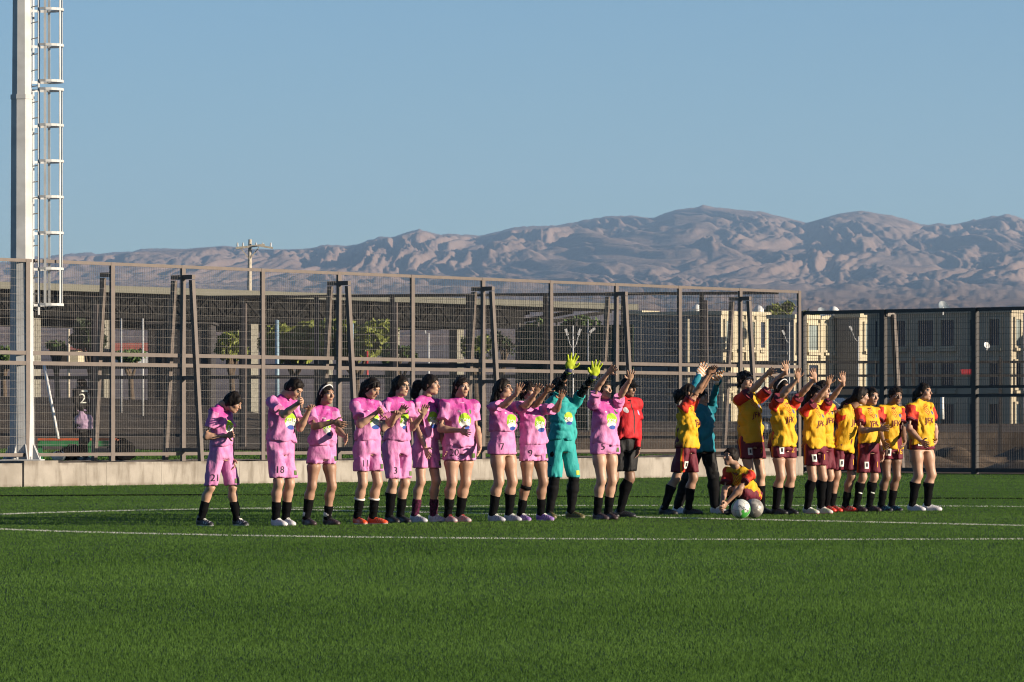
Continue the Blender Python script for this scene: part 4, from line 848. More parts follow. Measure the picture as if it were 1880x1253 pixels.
# ------------------------------------------------------------------ a person
def frame_of(yaw):
    a = R(yaw); return np.array([-math.cos(a), -math.sin(a), 0.0]), np.array([math.sin(a), -math.cos(a), 0.0])   # person's right, forward
def hand_field(wr, d, n, side, sc=1.0, curl=.3, spread=.16, fat=1.0):
    d = nrm(d); n = nrm(n - d * (n @ d)); s = np.cross(d, n) * side; f = Field(wr - .24 * sc, wr + .24 * sc, .0062 * sc); ax = np.array([d, s, n])
    f.ell(wr + d * .045 * sc, ax, np.array([.055, .040 * fat, .017 * fat]) * sc, .01); f.rcone(wr - d * .03 * sc, wr + d * .02 * sc, .0235 * sc * fat, .022 * sc * fat, .012)
    for q, (o, l) in enumerate(((.030, .062), (.0105, .074), (-.0095, .069), (-.0285, .054))):
        b = wr + (d * (.078 + (.004 if q in (1, 2) else 0)) + s * o) * sc; dd = nrm(d + s * o / .03 * spread); m1 = b + nrm(dd + n * curl * .5) * l * .5 * sc; m2 = m1 + nrm(dd + n * curl * 1.5) * l * .52 * sc
        f.rcone(b - dd * .02 * sc, m1, .0098 * sc * fat, .0088 * sc * fat, .004); f.rcone(m1, m2, .0088 * sc * fat, .0074 * sc * fat, .003)
    b = wr + (d * .022 + s * .026) * sc; m1 = b + nrm(d * .55 + s * .8 + n * .25) * .042 * sc; m2 = m1 + nrm(d * .9 + s * .42 + n * .3) * .032 * sc
    f.rcone(b, m1, .0135 * sc * fat, .0108 * sc * fat, .008); f.rcone(m1, m2, .0105 * sc * fat, .0088 * sc * fat, .003); return f.mesh()

def head_field(c, ax, s, neck_to):
    f = Field(c - .20 * s, c + .20 * s, .0068)
    def L(x, y, z): return c + s * (ax[0] * x + ax[1] * y + ax[2] * z)
    f.ell(L(0, -.012, .024), ax, np.array([.073, .092, .088]) * s, .02); f.ell(L(0, .026, -.042), ax, np.array([.055, .060, .074]) * s, .025); f.ell(L(0, .062, -.096), ax, np.array([.024, .020, .017]) * s, .03)
    for q in (-1, 1): f.ell(L(q * .038, .052, -.022), ax, np.array([.026, .030, .026]) * s, .02); f.ell(L(q * .046, .005, -.075), ax, np.array([.018, .03, .022]) * s, .03)
    f.rcone(L(-.036, .079, .030), L(.036, .079, .030), .010 * s, .010 * s, .014)
    for q in (-1, 1): f.ell(L(q * .033, .098, .010), ax, np.array([.019, .016, .011]) * s, .012, True); f.ell(L(q * .032, .0745, .010), ax, np.array([.014, .014, .0125]) * s, .004)
    f.rcone(L(0, .086, .014), L(0, .109, -.026), .007 * s, .0115 * s, .010); f.ell(L(0, .092, -.031), ax, np.array([.017, .012, .008]) * s, .008)
    f.ell(L(0, .085, -.055), ax, np.array([.023, .012, .007]) * s, .006); f.ell(L(0, .083, -.067), ax, np.array([.021, .012, .0075]) * s, .005)
    for q in (-1, 1): f.ell(L(q * .076, -.012, .0), ax, np.array([.008, .018, .030]) * s, .006)
    f.rcone(L(0, -.022, -.04), neck_to, .050 * s, .052 * s, .03); return f.mesh(), L

def person(label, kit, R_=None, L_=None, H=1.58, hx=0, sx=0, yaw=48, hd=(0, 0), hyaw=None, hp=0, hroll=0, aR=None, aL=None, w=1.0, hem=None, short=None, socktop=None, skin=1, hair='pony', band=None, shoes='black', num=None, chest=None,
           Y0=None, z0=0.0, pelvis=None, shc=None, kneeR=None, kneeL=None, glasses=False, cap=False, group=None, curl=.35, spread=.16, sock='sock', extra=None, seed=1, kneefwd=None, tone=None):
    fy = (R_[2] + L_[2]) / 2; Yc = groundY(fy, z0) if Y0 is None else Y0; s = FPX / Yc; rt, fw = frame_of(yaw); up = np.array([0, 0, 1.0]); k = H / 1.60
    X = lambda px: (px - 940) / FPX * Yc
    Zp = lambda py: CAMZ - (py - HORIZ) / FPX * Yc
    g = np.array([X(hx), Yc, z0])
    ph = g + up * .515 * H if pelvis is None else at(pelvis[0], pelvis[1], Yc)
    ns = np.array([X(sx), Yc, z0 + .815 * H]) if shc is None else at(shc[0], shc[1], Yc) + fw * 0
    if shc is not None and len(shc) > 2: ns = at(shc[0], shc[1], Yc - shc[2])
    ua = nrm(ns - ph); r_ax = nrm(rt - ua * (rt @ ua)); f_ax = np.cross(ua, r_ax) * -1
    if f_ax @ fw < 0: f_ax = -f_ax
    AX = np.array([r_ax * -1, f_ax, ua]) # x positive = person's left
    sw = .099 * H * (1 + .35 * (w - 1)); hw = .052 * H * (1 + .6 * (w - 1)); ns_ = ns - ua * .022 * H; SH = {1: ns_ + r_ax * sw, -1: ns_ - r_ax * sw}; HP = {1: ph + r_ax * hw, -1: ph - r_ax * hw}
    feet = {}; 
    for sd, sp in ((1, R_), (-1, L_)):
        span = abs(sp[1] - sp[0]) / s; sa = min(.98, max(.12, (span - .035) / .235)); cx = X((sp[0] + sp[1]) / 2)
        dirn = 1 if sp[1] >= sp[0] else -1; fd_ = np.array([sa * dirn, -math.sqrt(1 - sa * sa), 0]) if len(sp) < 4 else np.array([math.sin(R(sp[3])), -math.cos(R(sp[3])), 0])
        yy = Yc + rt[1] * sd * hw * 1.2 if len(sp) < 5 else Yc + sp[4]
        c = np.array([cx * (yy / Yc), yy, z0]); feet[sd] = (c, fd_, c - fd_ * .055 + up * .075 * k)
    # legs
    LT, LS = .240 * H, .236 * H; KN = {}; AN = {}
    for sd in (1, -1):
        A = HP[sd]; B = feet[sd][2]; kp = kneeR if sd == 1 else kneeL
        if kp is not None: K = ray_pt(A, kp[:2], LT, kp[2]); 
        else:
            d = np.linalg.norm(B - A); lt, ls = LT, LS
            if d > (lt + ls) * .998: q = d / ((lt + ls) * .998); lt *= q; ls *= q
            x = (d * d + lt * lt - ls * ls) / (2 * d); h_ = math.sqrt(max(0, lt * lt - x * x)); dv = (B - A) / d; bd = feet[sd][1] * .6 + fw * .4; bd = nrm(bd - dv * (bd @ dv)); K = A + dv * x + bd * h_
        KN[sd] = K; AN[sd] = B
    # arms
    UA, FA = .175 * H, .150 * H; EL = {}; WR = {}; HD_ = {}; HN = {}; 
    for sd, ar in ((1, aR), (-1, aL)):
        if ar is None:
            e = SH[sd] - up * UA * .97 + r_ax * sd * .05 - fw * .03; wv = e - up * FA * .96 + fw * .05 + r_ax * sd * .01; hdv = nrm(np.array([0, 0, -1]) + fw * .15); pn = -r_ax * sd
        else:
            e = ray_pt(SH[sd], ar[0][:2], UA, ar[0][2]); wv = ray_pt(e, ar[1][:2], FA, ar[1][2]); hdv = nrm(ray_pt(wv, ar[2][:2], .15, ar[2][2]) - wv) if len(ar) > 2 and ar[2] else nrm(wv - e)
            pn = np.asarray(ar[3], float) if len(ar) > 3 else (np.array([.30, -1.0, .1]) if hdv[2] > .1 else -r_ax * sd)
        EL[sd], WR[sd], HD_[sd], HN[sd] = e, wv, hdv, pn
    # head
    hs = .895 * (H / 1.60) ** .5; ha = R(yaw if hyaw is None else hyaw); hf = np.array([math.sin(ha), -math.cos(ha), 0]); hr = np.array([-math.cos(ha), -math.sin(ha), 0])
    hf2 = hf * math.cos(R(hp)) - up * math.sin(R(hp)); hu = up * math.cos(R(hp)) + hf * math.sin(R(hp))
    if hroll: c_, s_ = math.cos(R(hroll)), math.sin(R(hroll)); hr, hu = hr * c_ + hu * s_, hu * c_ - hr * s_
    hax = np.array([-hr, hf2, hu]); hc = at(hd[0], hd[1], Yc) + fw * (.02 + .09 * math.sin(R(max(0, hp)))) ; hy_ = ns[1] + fw[1] * (.02 + .09 * math.sin(R(max(0, hp)))); hc = at(hd[0], hd[1], hy_)
    nb_ = ns + ua * .035 * H
    skm = SKIN[skin]; o0 = tuple(g)
    pts = np.array([ph, ns, hc, *SH.values(), *EL.values(), *WR.values(), *KN.values(), *AN.values(), *[f_[0] for f_ in feet.values()]]); lo, hi = pts.min(0) - .17, pts.max(0) + .17
    gx = w ** .8; tR, kR, cR, aR_ = .077 * k * w, .048 * k * w ** .7, .052 * k * w ** .8, .034 * k * w ** .3
    hemz = Zp(hem) if hem else z0 + .475 * H
    long_sleeve = kit in ('ref', 'gkblue', 'spect'); f = fS = Field(lo, hi, .013); h0 = (hemz - ph[2]) / max(.5, ua[2]); ez = .016
    hs_t = np.array([-.10, -.03, .05, .115, .18, .235, .272, .298, .312]) * H
    ws = (np.array([.162, .156, .141, .134, .142, .142, .112, .076, .057]) * k) * gx + ez * np.array([1.6, 1.5, 1.2, 1, .8, .5, .3, .3, .2])
    dp = (np.array([.126, .120, .108, .104, .110, .096, .072, .058, .053]) * k) * w + ez * np.array([1.5, 1.4, 1.2, 1, .9, .6, .4, .3, .2]); of = np.array([0, .004, .008, .012, .014, .006, 0, 0, 0]) * (1 if not cap else 1) + (np.array([0, .02, .045, .03, .01, 0, 0, 0, 0]) if kit == 'ref' else 0)
    f.loft(ph, AX, hs_t, ws, dp, of, h0, .305 * H, .02)
    if kit != 'ref': f.ell(ph + ua * .185 * H + f_ax * .062 * k, AX, np.array([.115 * gx, .058 * w, .075]) * k, .03)
    sle = 1.0 if long_sleeve else .60
    for sd in (1, -1):
        d = EL[sd] - SH[sd]; e = SH[sd] + d * sle; u = w ** .8
        f.rcone(nb_ - ua * .045, SH[sd] - ua * .004, .050 * k, .050 * k * u, .03); f.rcone(SH[sd] - d * .0, SH[sd] + d * min(sle, .45), .052 * k * u, (.056 if not long_sleeve else .050) * k * u, .03); f.rcone(SH[sd] + d * min(sle, .45), e, (.056 if not long_sleeve else .050) * k * u, (.061 if not long_sleeve else .046) * k * u, .012)
        if long_sleeve: f.rcone(EL[sd], WR[sd] - (WR[sd] - EL[sd]) * .05, .046 * k * u, .033 * k, .012)
    sz = Zp(short) if short else z0 + .36 * H; f = fH = Field(lo, hi, .013)
    f.loft(ph, AX, np.array([-.06, -.02, .04, .14]) * H, np.array([.140, .150, .142, .118]) * k * gx + .008, np.array([.10, .112, .106, .092]) * k * w + .008, [0, 0, 0, 0], -.05 * H, .135 * H, .02)
    for sd in (1, -1):
        A, K = HP[sd], KN[sd]; frac = np.clip((A[2] - sz + .05) / max(.12, abs(A[2] - K[2])), .2, 1.25) if kneeR is None else .62; e = A + (K - A) * frac; f.rcone(A, e, tR + .008, (tR * (1 - .28 * frac) + .026), .012)
        if kneeR is None: pass
    if kneeR is None: f.cut((0, 0, sz), (0, 0, -1))
    # ---- body
    b = Field(lo, hi, .013)
    hs_t = np.array([-.06, 0, .06, .12, .18, .24, .285, .315]) * H / .3 * .3
    b.loft(ph, AX, hs_t, np.array([.13, .145, .12, .115, .125, .135, .10, .05]) * k * gx, np.array([.09, .10, .085, .085, .095, .085, .065, .05]) * k * w, [0] * 8, -.06 * H, .31 * H, .03)
    b.rcone(nb_ - ua * .04, hc - hu * .05 * hs - hf2 * .018, .054 * k, .048 * k, .02)
    for sd in (1, -1):
        A, K, N = HP[sd], KN[sd], AN[sd]; ks = nrm(K - N); kf = nrm(feet[sd][1] - ks * (feet[sd][1] @ ks))
        b.rcone(A, A + (K - A) * .45, tR, tR * .88, .03); b.rcone(A + (K - A) * .45, K, tR * .88, kR, .03); b.ell(K + kf * .012, np.array([np.cross(kf, ks), kf, ks]), [kR * .85, kR * .9, kR * 1.15], .02)
        c1 = K + (N - K) * .30 - kf * .018; b.rcone(K, c1, kR * .95, cR, .025); b.rcone(c1, K + (N - K) * .68 - kf * .004, cR, aR_ * 1.15, .025); b.rcone(K + (N - K) * .68 - kf * .004, N, aR_ * 1.15, aR_, .02); b.rcone(N, N - up * .05 + feet[sd][1] * .06, aR_ * .95, .028, .02)
        u = w ** .8; b.rcone(SH[sd], SH[sd] + (EL[sd] - SH[sd]) * .5, .050 * k * u, .043 * k * u, .025); b.rcone(SH[sd] + (EL[sd] - SH[sd]) * .5, EL[sd], .043 * k * u, .035 * k * u ** .6, .02)
        m_ = EL[sd] + (WR[sd] - EL[sd]) * .28; b.rcone(EL[sd], m_, .035 * k * u ** .6, .0365 * k * u ** .7, .018); b.rcone(m_, WR[sd], .0365 * k * u ** .7, .0235 * k, .018)
    c0 = np.clip((.005 - np.minimum(fS.F, fH.F)) / .014, 0, 1); b.F += .026 * c0 * c0 * (3 - 2 * c0)
    V, F = b.mesh(); V = relax(V, F, 1); parts = [(V, F, None)]
    (hV, hF), Lf = head_field(hc, hax, hs, nb_ + (hc - nb_) * .15); parts.append((hV, hF, ((hV - hc) @ hax.T) / hs))
    gl = kit in ('gkteal', 'gkblue')
    for sd in (1, -1):
        V2, F2 = hand_field(WR[sd], HD_[sd], HN[sd], sd, .96 * k ** .5, curl, spread); parts.append((V2, F2, None))
    VV = np.concatenate([p[0] for p in parts]); offn = np.cumsum([0] + [len(p[0]) for p in parts[:-1]]); FF = np.concatenate([p[1] + o_ for p, o_ in zip(parts, offn)])
    hl = np.concatenate([p[2] if p[2] is not None else np.tile([0, -1.0, 0], (len(p[0]), 1)) for p in parts])
    body = mesh_obj('person', VV, FF, skm, None, True, loc=o0, attrs={'hl': hl}, label=label, category='person', group=group)
    # ---- shirt
    f = fS; f.wrinkle(.0165, 9.5, seed * 7, (1.0, 1.0, .65))
    V, F = f.mesh(); V = relax(V, F, 1, .25)
    if not long_sleeve:      # open the sleeve end square to the arm
        for sd in (1, -1):
            d = nrm(EL[sd] - SH[sd]); t = (V - SH[sd]) @ d; lat = np.linalg.norm((V - SH[sd]) - t[:, None] * d, axis=1); over = (t > UA * .60) & (lat < .085 * w); V[over] -= d * (t[over] - UA * .60)[:, None]
    q = (V - ph) @ AX.T; jc = np.stack([q[:, 0], q[:, 1], .515 + q[:, 2] / H], -1)
    jm = np.full((len(V), 3), -1.0)
    for sd in (1, -1):
        d = nrm(EL[sd] - SH[sd]); t = (V - SH[sd]) @ d; lat = np.linalg.norm((V - SH[sd]) - t[:, None] * d, axis=1)
        fl = np.minimum.reduce([t + .015, .088 * k * w - lat, np.maximum(q[:, 0] * -sd - sw * .88, t - .05)])
        if long_sleeve: d2 = nrm(WR[sd] - EL[sd]); t2 = (V - EL[sd]) @ d2; l2 = np.linalg.norm((V - EL[sd]) - t2[:, None] * d2, axis=1); fl = np.maximum(fl, np.minimum(t2, .06 - l2))
        up_ = fl > jm[:, 0]; jm[up_, 0] = fl[up_]; jm[up_, 1] = t[up_] / (UA * .60)
    KITS = dict(pink=('pink_shirt', 'pink_short'), yellow=('yellow_shirt', 'maroon_short'), gkteal=('teal_shirt', 'teal_short'), ref=('red_shirt', 'black_short'), gkblue=('blue_shirt', 'black_short'), spect=('black_shirt', 'black_short'))
    shirt = mesh_obj('shirt', V, F, M[KITS[kit][0]], body, True, attrs={'jc': jc, 'jm': jm}); VFs = {'V': V, 'F': F}; lr = -r_ax   # lr points to the person's left = viewer's right
    # collar
    cb = MB(); pc = [ph + ua * .304 * H + f_ax * (.004 + .060 * k * math.sin(a)) + lr * .064 * k * math.cos(a) - ua * .014 * math.sin(a) for a in np.linspace(0, 2 * math.pi, 19)]; cb.tube(pc, .0075, 6, False); cb.build('collar', M['maroon_print'] if kit == 'yellow' else M[KITS[kit][0]] if kit != 'ref' else M['black_cloth'], shirt, True)
    def on_chest(z): return ph + ua * (z - .515) * H
    if kit in ('pink', 'gkteal'): decal('lettering', ('SQM', .058), on_chest(.690) + 0, lr, ua, f_ax, VFs, M['white_print'], shirt)
    if kit == 'yellow': decal('lettering', ('JFK', .098), on_chest(.690), lr, ua, f_ax, VFs, M['maroon_print'], shirt)
    if kit == 'spect': decal('number', ('21', .26), on_chest(.70), -lr, ua, -f_ax, VFs, M['white_print'], shirt); decal('lettering', quad_src(.14, .035), on_chest(.79), -lr, ua, -f_ax, VFs, M['white_print'], shirt)
    # ---- shorts
    f = fH; f.wrinkle(.0145, 9.5, seed * 7 + 3, (1.2, 1.2, .35)); f.cut((0, 0, sz), (0, 0, -1)) if kneeR is None else 0; V, F = f.mesh(); V = relax(V, F, 1); q = (V - ph) @ AX.T
    sho = mesh_obj('shorts', V, F, M[KITS[kit][1]], body, True, attrs={'jc': np.stack([q[:, 0], q[:, 1], .515 + q[:, 2] / H], -1)}); VFh = {'V': V, 'F': F}
    zc = max(.06, .25 * (ph[2] - sz))
    if kneeR is None:
        hgt = sz + .085
        cR_ = np.array([*(HP[1] + (KN[1] - HP[1]) * .4)[:2], hgt]); cL_ = np.array([*(HP[-1] + (KN[-1] - HP[-1]) * .4)[:2], hgt])
        out = nrm(fw * .8 + np.array([.1, -.6, 0])); lt = nrm(np.cross(up, out)); lt = -lt if lt @ lr < 0 else lt
        if kit == 'pink' and num: decal('number', (num, .105), cR_ - lt * (.028 if yaw > 55 else 0), lt, up, out, VFh, M['black_print'], sho)
        if kit == 'yellow':
            decal('badge', quad_src(.062, .085), cR_ + up * .005, lt, up, out, VFh, M['white_print'], sho, .004); decal('badge_mark', quad_src(.026, .044), cR_ + up * .008, lt, up, out, VFh, M['black_print'], sho, .007)
            if num: decal('number', (num, .10), cL_ + up * .01, lt, up, out, VFh, M['yellow_print'], sho)
        if kit in ('pink', 'gkteal'):
            V_, F_ = quad_src(.045, .05); decal('badge', (V_, F_), cL_ + lt * .05 - up * .03, lt, up, out, VFh, M['leaf_green'] if kit == 'pink' else M['glove_lime'], sho, .004)
    # ---- socks, boots
    for sd in (1, -1):
        K, N = KN[sd], AN[sd]; c, fd_, _ = feet[sd]; ks = nrm(K - N); kf = nrm(fd_ - ks * (fd_ @ ks))
        tp = Zp(socktop[0 if sd == 1 else 1]) if socktop else z0 + .20 * H; fr = np.clip((K[2] - tp) / max(.05, K[2] - N[2]), .05, .9) if kneeR is None else .25
        f = Field(np.minimum(K, N) - .13, np.maximum(K, N) + .13, .0115); c1 = K + (N - K) * .30 - kf * .018; T = K + (N - K) * fr; ez_ = .007
        f.rcone(K, c1, kR * .95 + ez_, cR + ez_, .025); f.rcone(c1, K + (N - K) * .68 - kf * .004, cR + ez_, aR_ * 1.15 + ez_, .025); f.rcone(K + (N - K) * .68 - kf * .004, N, aR_ * 1.15 + ez_, aR_ + ez_, .02); f.rcone(N, N - up * .04 + fd_ * .03, aR_ + ez_, .036, .02); f.cut(T, ks)
        if extra == 'leggings' or kit == 'gkblue': pass
        f.wrinkle(.0025, 18, seed + sd, (.4, .4, 1)); V, F = f.mesh(); so = mesh_obj('sock', V, F, M[sock], body, True)
        if sock == 'sock' and extra == 'sockmark':
            decal('sock_mark', quad_src(.05, .014), K + (N - K) * .55, nrm(np.cross(up, np.array([.3, -.95, 0]))) * 1 + up * -.25, up, np.array([.3, -.95, 0]), {'V': V, 'F': F}, M['white_print'], so)
        if extra == 'whiteankle' or extra == 'whitetop':
            zq = z0 + .115 if extra == 'whiteankle' else tp - .01
            t_ = (K[2] - zq) / max(.05, K[2] - N[2]); cc = K + (N - K) * t_ - (kf * .006 if t_ > .5 else kf * .016); rr = (aR_ if t_ > .6 else cR * .95) + .011; MB().tube([cc + ks * (.022 if extra == 'whiteankle' else .008), cc - ks * (.022 if extra == 'whiteankle' else .008)], rr, 18).build('sock_band', M['white_cloth'], so, True)
        # boot in local axes
        rt_ = np.cross(fd_, up); bx = np.array([rt_, fd_, up]); kk = k ** .7; f = Field(c - [.21, .21, .03], c + [.21, .21, .16], .0095); g0 = c - up * .004
        f.ell(g0 + (-fd_ * .075) * kk + up * .045, bx, np.array([.036, .048, .052]) * kk, .02); f.ell(g0 + fd_ * .0 + up * .035, bx, np.array([.040, .085, .042]) * kk, .02); f.ell(g0 + fd_ * .075 * kk + up * .026, bx, np.array([.044, .058, .031]) * kk, .025)
        f.rcone(g0 - fd_ * .055 + up * .06, g0 - fd_ * .055 + up * .092, .043 * kk, .043 * kk, .02); f.cut(g0 + up * .0, (0, 0, -1)); f.ell(g0 + up * .008, bx, np.array([.045, .122, .013]) * kk, .006)
        V, F = f.mesh(); q = (V - c) @ bx.T; bt = mesh_obj('boot', V, F, shoem('boot_' + shoes, *SHOES[shoes]), body, True, attrs={'jc': q})
        lc = MB()
        for i_ in range(4):
            yy = .005 + .016 * i_; zz = .079 - .011 * i_; a_ = c + fd_ * yy * kk + up * zz * kk; lc.tube([a_ - rt_ * .02, a_ + up * .004, a_ + rt_ * .02], .0035, 5)
        lc.build('laces', M['white_print'] if shoes in ('white', 'grey', 'purple', 'lime', 'wb') else M['band_black'] if shoes != 'redgrey' else M['red_paint'], bt)
    if extra == 'leggings' or kit == 'gkblue':
        for sd in (1, -1):
            f = Field(np.minimum(HP[sd], AN[sd]) - .16, np.maximum(HP[sd], AN[sd]) + .16, .0125); A, K, N = HP[sd], KN[sd], AN[sd]; e_ = .008 if kit != 'gkblue' else .02
            f.rcone(A + (K - A) * .3, K, tR * .92 + e_, kR + e_, .03); c1 = K + (N - K) * .30; f.rcone(K, c1, kR + e_, cR + e_ + .004, .02); f.rcone(c1, K + (N - K) * .9, cR + e_ + .004, aR_ + e_ + .004, .02); f.wrinkle(.004, 14, seed + sd, (.6, .6, 1.4)); V, F = f.mesh(); mesh_obj('legging', V, F, M['legging'], body, True)
    if extra == 'leggings':   # long black undershirt sleeves
        for sd in (1, -1):
            f = Field(np.minimum(np.minimum(SH[sd], EL[sd]), WR[sd]) - .1, np.maximum(np.maximum(SH[sd], EL[sd]), WR[sd]) + .1, .011); d = EL[sd] - SH[sd]
            f.rcone(SH[sd] + d * .4, EL[sd], .050 * k, .042 * k, .01); f.rcone(EL[sd], WR[sd], .043 * k, .031 * k, .012); f.wrinkle(.004, 16, seed + sd); V, F = f.mesh(); mesh_obj('undershirt_sleeve', V, F, M['legging'], body, True)
    if gl:
        for sd in (1, -1):
            V, F = hand_field(WR[sd], HD_[sd], HN[sd], sd, 1.22, curl, spread * 1.4, 1.22); go = mesh_obj('glove', V, F, M['glove_lime' if kit == 'gkteal' else 'glove_white'], body, True)
            d = HD_[sd]; a_ = WR[sd]; MB().tube([a_ - d * .055, a_ - d * .02, a_ + d * .015], [.034, .036, .035], 14).build('glove_cuff', M['glove_cuff'] if kit == 'gkteal' else M['white_cloth'], go, True)
    # ---- hair
    f = Field(hc - .34, hc + .22, .0085); t = .014
    f.ell(Lf(0, -.014, .026), hax, np.array([.073, .092, .088]) * hs + t, .01); f.ell(Lf(0, -.05, -.03), hax, np.array([.062, .052, .06]) * hs + .008, .03)
    a0, a1 = ((.082, .066), (.006, -.045)) if hair != 'bob' else ((.099, .030), (.020, -.055)); dv = np.array([a0[0] - a1[0], a0[1] - a1[1]]); nv = np.array([dv[1], -dv[0]]); nv = nv / np.linalg.norm(nv); f.cut(Lf(0, a0[0], a0[1]), hax[1] * nv[0] + hax[2] * nv[1])
    def chain(pts, rs, kk=.02):
        for a_, b_, ra, rb in zip(pts[:-1], pts[1:], rs[:-1], rs[1:]): f.rcone(a_, b_, ra, rb, kk)
    back = -fw * .6 - hf * .4; dn = -up
    if hair == 'pony': p0 = Lf(0, -.105, .02); chain([p0, p0 + hax[1] * -.03 + hax[2] * -.03, p0 + hax[1] * -.04 + dn * .10, p0 + hax[1] * -.025 + dn * .19], [.022, .030, .026, .010], .015)
    if hair == 'bigpony': p0 = Lf(0, -.10, .02); chain([p0, p0 - hf * .07 + dn * .02, p0 - hf * .095 + dn * .11, p0 - hf * .07 + dn * .21], [.035, .052, .046, .016], .02)
    if hair == 'long': p0 = Lf(0, -.07, -.02); chain([p0, p0 - hf * .03 + dn * .10, p0 - hf * .04 + dn * .19, p0 - hf * .03 + dn * .27], [.065, .062, .05, .025], .03)
    if hair == 'longback':
        p0 = Lf(0, -.06, -.02); b1 = ns - f_ax * .13 - ua * .05; chain([p0, (p0 + b1) / 2 - fw * .03, b1, b1 - ua * .10], [.06, .055, .05, .02], .03)
    if hair == 'bun': p0 = Lf(0, -.11, .01); chain([p0, p0 - hf * .015], [.03, .028], .015)
    if hair == 'tied': p0 = Lf(0, -.10, -.03); chain([p0, p0 - hf * .03 + dn * .05], [.028, .018], .015)
    if hair == 'curly': p0 = Lf(0, -.08, 0); chain([p0, p0 - hf * .06 + dn * .03, p0 - hf * .08 + dn * .10], [.06, .06, .03], .03)
    if hair == 'bob': f.ell(Lf(0, -.03, .0), hax, np.array([.084, .085, .085]) * hs, .02)
    f.wrinkle(.009, 22, seed + 40, (1, 1, .4)); V, F = f.mesh(); ho = mesh_obj('hair', V, F, M['hair'], body, True)
    if band:
        mb = MB(); tl = R(58); pc = [Lf(*(np.array([0, -.014, .026]) + (np.array([.073, .092, .088]) + .0145) * np.array([math.cos(a), math.sin(a) * math.cos(tl), math.sin(a) * math.sin(tl)]))) for a in np.linspace(-.35, math.pi + .35, 22)]; mb.tube(pc, .0075, 6); mb.build('headband', M['band_' + band], body, True)
    if glasses:
        gm = MB()
        for q in (-1, 1):
            gm.tube([Lf(q * .034 + .022 * math.cos(a), .094 - .004 * abs(math.cos(a)), .010 + .019 * math.sin(a)) for a in np.linspace(0, 2 * math.pi, 15)], .0024, 5, False); gm.tube([Lf(q * .056, .090, .014), Lf(q * .080, .01, .012)], .0024, 5)
        gm.tube([Lf(-.012, .097, .014), Lf(.012, .097, .014)], .0024, 5); gm.build('glasses', M['spectacle'], body, True)
    if cap:
        f = Field(hc - .2, hc + .24, .008); f.ell(Lf(0, -.01, .035), hax, np.array([.092, .108, .092]) * hs, .01); f.cut(Lf(0, 0, .045), -hax[2]); V, F = f.mesh(); co = mesh_obj('cap', V, F, M['black_cloth'], body, True)
        V = []; 
        for i_, rr in enumerate((.085, .165)):
            for a in np.linspace(-.95, .95, 9): V.append(Lf(rr * math.sin(a) * (.98 if i_ == 0 else .62), .01 + rr * math.cos(a), .048 - (.012 + .01 * abs(a) if i_ else 0)))
        V2 = [v - hax[2] * .006 for v in V]; n9 = 9; Fq = [(j_, j_ + 1, n9 + j_ + 1, n9 + j_) for j_ in range(8)]; Fa = Fq + [tuple(i + 18 for i in q_[::-1]) for q_ in Fq] + [(9 + j_, 10 + j_, 28 + j_, 27 + j_) for j_ in range(8)]; mesh_obj('peak', V + V2, Fa, M['black_cloth'], co, True)
    return dict(body=body, KN=KN, AN=AN, WR=WR, EL=EL, ph=ph, kR=kR, fw=fw, feet=feet, shirt=shirt, VFs=VFs, ns=ns, hc=hc, r_ax=r_ax)
